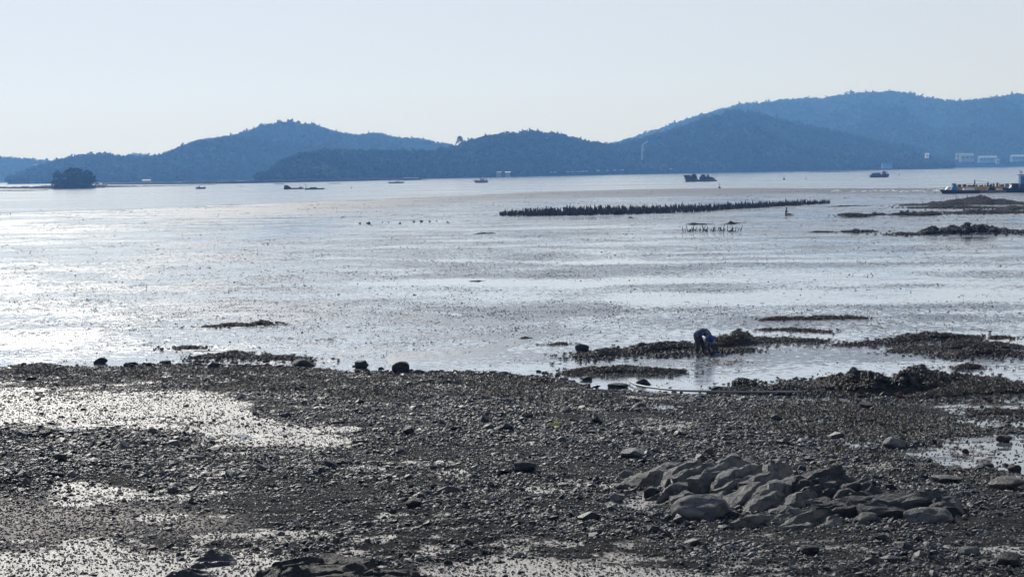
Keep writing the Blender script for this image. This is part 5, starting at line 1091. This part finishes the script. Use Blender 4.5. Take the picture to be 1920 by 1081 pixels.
# ------------------------------------------------------------ islet with pines
ic = flat(130, 353.5, 0); k = ic[1] / FPX
nu, nv = 60, 30; a = np.linspace(0, 2 * np.pi, nu); r = np.linspace(0, 1, nv); AA, RR = np.meshgrid(a, r, indexing='ij')
rx = 45 * k * (1 + .12 * fbm(np.cos(AA) * 2, np.sin(AA) * 2, 3, 301)); X = np.cos(AA) * RR * rx; Y = np.sin(AA) * RR * rx * .8
Zi = 17 * k * (1 - RR ** 2.2) * (1 + .3 * fbm(X / 4, Y / 4, 3, 305)) - .3
me = mesh_np('islet', np.stack([X, Y, Zi], -1).reshape(-1, 3), grid_faces(nu, nv), True)
o = link('islet', me, M_bankrock, None, (ic[0], ic[1] + 12, 0)); tag(o, 'small rocky islet carrying a clump of pines at left', kind='structure')
IT = [(-30, 30, 15, 0), (-22, 22, 13, 4), (-14, 33, 18, 6), (-4, 36, 20, 2), (5, 35, 20, 5), (14, 33, 19, 0), (23, 31, 17, 4), (32, 27, 15, 2), (38, 16, 12, -2), (-34, 12, 12, -3), (-8, 24, 22, -8), (12, 22, 22, -8), (28, 18, 20, -7), (-22, 16, 18, -7), (2, 14, 20, -11), (20, 12, 18, -11), (-14, 10, 16, -11), (34, 9, 13, -9)]
for i, (dx, hpx, wpx, dy) in enumerate(IT):
    zb = 17 * k * max(0, 1 - (abs(dx) / 45) ** 2.2) * .55
    tree('dark wind shaped pine crowded with others on the small islet', (ic[0] + dx * k, ic[1] + 12 + dy, zb - .5), max(hpx * k + 1.8 - zb, 4), wpx * k * 1.15, i, True, 'pines crowded on the islet', random.Random(i).uniform(-.08, .08))
def strip(name, label, pts, mat, kind='structure', cat=None, wid=8):
    """low bank along far water: pts (px, py, height m)"""
    P = np.array(pts, float); nu = 80; t = np.linspace(0, len(P) - 1, nu); u, y, h = (np.interp(t, np.arange(len(P)), P[:, q]) for q in range(3))
    W = np.array([flat(a, b, -.1) for a, b in zip(u, y)]); v = np.array([0, .15, .4, .7, 1.0]); pr = np.array([-.3, .8, 1, .8, -.3])
    X = W[:, 0][:, None] + 0 * v; Y = W[:, 1][:, None] + wid * v[None]; Zs = h[:, None] * pr[None] * (1 + .7 * fbm(X / 4, Y / 4, 3, 311))
    c = W[nu // 2]; o = link(name, mesh_np(name, np.stack([X - c[0], Y - c[1], Zs], -1).reshape(-1, 3), grid_faces(nu, 5), True), mat, None, (c[0], c[1], 0)); tag(o, label, cat, kind=kind); return o
strip('sand_spit', 'low dark spit left of the islet', [(-120, 353, .8), (0, 353.5, 1.2), (60, 354, 1.5), (95, 354, 2.5)], M_bankrock, wid=14)
strip('sand_spit', 'thin spit running right from the islet', [(165, 352, 1.6), (180, 351.5, 2.5), (200, 351, 1), (260, 350, .5), (330, 348.5, .3), (400, 347, .25)], M_bankrock, wid=14)
strip('sand_bank', 'low dark bank in the water before left spit', [(-60, 357.5, .3), (0, 357.8, .4), (40, 358, .4), (85, 357, .2)], M_bankrock, wid=10)
strip('causeway', 'dark stone causeway at the foot of the central hill', [(785, 336, .6), (800, 334.5, 2.2), (850, 332.5, 3), (950, 330.5, 3.2), (1050, 328, 3.4), (1150, 325, 3.2), (1250, 323.3, 3.2), (1400, 321.3, 3.2), (1600, 318, 3.0), (1760, 314, 2.6)], M_bankrock, 'structure', wid=25)
strip('shore_rocks', 'dark shore edge below the long left hill', [(190, 346.5, 1.5), (320, 345.5, 2.2), (440, 344, 2.5), (600, 341, 2.2), (700, 338.5, 2.0), (790, 336, 1.5)], M_bankrock, wid=20)
strip('shore_rocks', 'dark shore edge below the village at right', [(1740, 313, 4), (1850, 311.2, 5), (1960, 309, 5), (2200, 306.5, 5)], M_bankrock, wid=60)
strip('sand_bank', 'long thin dark sand bank beyond the fishing boat at right', [(1515, 323.4, .3), (1570, 322.4, .8), (1630, 321, .3)], M_bankrock, wid=10)
strip('sand_bank', 'thin sand bank off the jetty left of centre', [(740, 339, .3), (770, 338, .7), (800, 337, .3)], M_bankrock, wid=10)
strip('sand_beach', 'pale sandy beach on the far left shore', [(-40, 341.5, 4), (0, 341, 5), (32, 340, 3)], M_sand, wid=30)

# ------------------------------------------------------------ buildings, vehicles on the far shore
def house(name, label, px, py, wpx, hpx, D, wall, roof, nw=3, depth=10, cat='building', flatr=False, rz=0.0):
    d = ray(px, py); x = d[0] / d[1] * D; z = CAMH + d[2] / d[1] * D; k = D / FPX; W, H = wpx * k, hpx * k
    r = empty(name, (x, D, z), rz); tag(r, label, cat); H1 = H * (.95 if flatr else .6)
    MB().box((0, 0, H1 / 2 - 2), (W, depth, H1 + 4)).build('wall', wall, r)
    if flatr: MB().box((0, 0, H1 + .25), (W + .8, depth + .8, .5)).build('roof', roof, r)
    else: MB().prism([(-depth / 2 - .8, H1 + .02), (0, H), (depth / 2 + .8, H1 + .02)], -W / 2 - .6, W / 2 + .6).build('roof', roof, r).rotation_euler = (0, 0, -math.pi / 2)
    for i in range(nw): MB().box(((i - (nw - 1) / 2) * W / nw, -depth / 2 - .05, H1 * .5), (W / nw * .5, .16, H1 * .35)).build('window', M_glass, r)
    return r
house('warehouse', 'long blue roofed warehouse in the far right village', 1851, 301, 32, 9, 3500, M_broof, M_offwhite, 5, 18)
house('warehouse', 'second long warehouse with white roof at the picture edge', 1908, 299, 24, 9, 3500, M_broof, M_offwhite, 4, 18)
house('warehouse', 'rounded grey hall left of the long blue roofed warehouse', 1812, 299, 24, 12, 3550, M_grey, M_grey, 3, 18)
house('house', 'narrow white house at the left end of the far right village', 1795, 295, 5, 8, 3490, M_offwhite, M_grey, 1, 8)
house('house', 'small white house before the long blue roofed warehouse', 1870, 303, 6, 5, 3440, M_offwhite, M_offwhite, 1, 6)
house('house', 'pale house among trees on slope above the village left', 1738, 292, 6, 5, 2990, M_white, M_cream, 1, 8)
house('shed', 'long blue shed on shore below the right hill', 1663, 310.6, 18, 4.2, 2760, M_broof, M_blue, 3, 8, flatr=True)
house('house', 'pale gabled shore house at foot of the central hill', 935, 325.5, 9, 4, 2290, M_grey, M_grey, 3, 9)
house('house', 'small grey house right of the pale gabled shore house', 952, 326, 9, 4.5, 2290, M_grey, M_cream, 2, 8)
house('house', 'reddish low house on the far left shore', 275, 342, 14, 6, 2480, paint('salmon_wall', (0.5, 0.25, 0.18), .8, .2), M_cream, 3, 8)
house('house', 'tiny pale hut just right of the wooded islet', 190, 350.5, 16, 5, 1360, M_cream, M_sand, 2, 5)
house('shed', 'long low pale shed by the shore under the central hill left part', 613, 340.4, 26, 2.6, 1960, M_grey, M_white, 3, 6, flatr=True)
house('jetty_shed', 'low pale jetty shed at the left end of the causeway', 770, 336.2, 28, 2.6, 2080, M_grey, M_white, 3, 6, flatr=True)
# white lookout on the slope
d = ray(1204, 293); D = 2710; k = D / FPX; r = empty('lookout_tower', (d[0] / d[1] * D, D, CAMH + d[2] / d[1] * D)); tag(r, 'tall white structure with slanted top rising from trees on the right hill', 'tower')
MB().box((0, 0, 3), (2.6, 3, 16), 0, .9).build('base_block', M_offwhite, r); MB().box((1.0, 0, 11.5), (3.2, 3, 9), 0, .85).build('upper_block', M_offwhite, r)
MB().add([(-.5, -1.5, 16), (2.5, -1.5, 16.2), (8.6, -1.5, 20.2), (8.0, -1.5, 21.4), (-.5, 1.5, 16), (2.5, 1.5, 16.2), (8.6, 1.5, 20.2), (8.0, 1.5, 21.4)], [(0, 1, 2, 3), (7, 6, 5, 4), (0, 4, 5, 1), (1, 5, 6, 2), (2, 6, 7, 3), (3, 7, 4, 0)]).build('slanted_canopy', M_offwhite, r)
def car_mesh():
    mb = MB(); mb.prism([(-2.2, .35), (-2.2, 1.05), (-1.5, 1.15), (-1.0, 1.8), (.9, 1.8), (1.5, 1.15), (2.2, 1.0), (2.2, .35)], -.85, .85); 
    for q in (-1.4, 1.4):
        for s in (-.8, .8): mb.tube([(q, s - .1, .33), (q, s + .1, .33)], .34, 10)
    return mb.mesh('car')
CM = {}
for nm, mt in (('white', M_offwhite), ('dark', M_dblue), ('red', M_red)):
    q = car_mesh(); q.materials.append(mt); CM[nm] = q
cars = [(880, 327.5, 'white'), (928, 325, 'white'), (976, 324.8, 'white'), (984, 324.6, 'dark'), (1033, 323.4, 'white'), (1040, 323, 'white'), (1064, 322.6, 'white'), (1072, 322.2, 'white'), (1078, 322, 'red'), (1084, 322, 'white'), (1092, 321.8, 'white'), (1099, 321.4, 'white'), (1120, 320.4, 'white'), (1138, 320, 'white'), (1151, 319.6, 'white'), (1160, 319.4, 'dark'), (1166, 319.2, 'white'), (1256, 317.3, 'white')]
for ci, (a, b, c) in enumerate(cars):
    D = 2320 + (a - 900) * .5; d = ray(a, b); o = link('parked_car', CM[c], None, None, (d[0] / d[1] * D, D - 16, CAMH + d[2] / d[1] * D - .5), rng.normal(0, .25)); s = rng.uniform(.8, 1.1); o.scale = (s, s, s)
    tag(o, ORD[ci] + ' parked car from the left, tiny and ' + {'white': 'white', 'dark': 'dark blue', 'red': 'red'}[c] + ', on the far coastal road', 'car', 'vehicles parked along the far coastal road')

# ------------------------------------------------------------ haze
mb = MB(); mb.box((0, 4000, 186), (14000, 9500, 392)); hz = mb.build('haze', None); tag(hz, 'pale blue sea haze filling the bay', 'haze', kind='stuff')
mt = bpy.data.materials.new('haze_air'); mt.use_nodes = True; t = mt.node_tree; t.nodes.clear(); o_ = t.nodes.new('ShaderNodeOutputMaterial'); pv = t.nodes.new('ShaderNodeVolumePrincipled')
pv.inputs['Color'].default_value = (*HAZE_COL, 1); pv.inputs['Density'].default_value = HAZE_DENS; pv.inputs['Anisotropy'].default_value = HAZE_G; pv.inputs['Absorption Color'].default_value = (1, 1, 1, 1)
t.links.new(pv.outputs[0], o_.inputs['Volume']); hz.data.materials.append(mt)
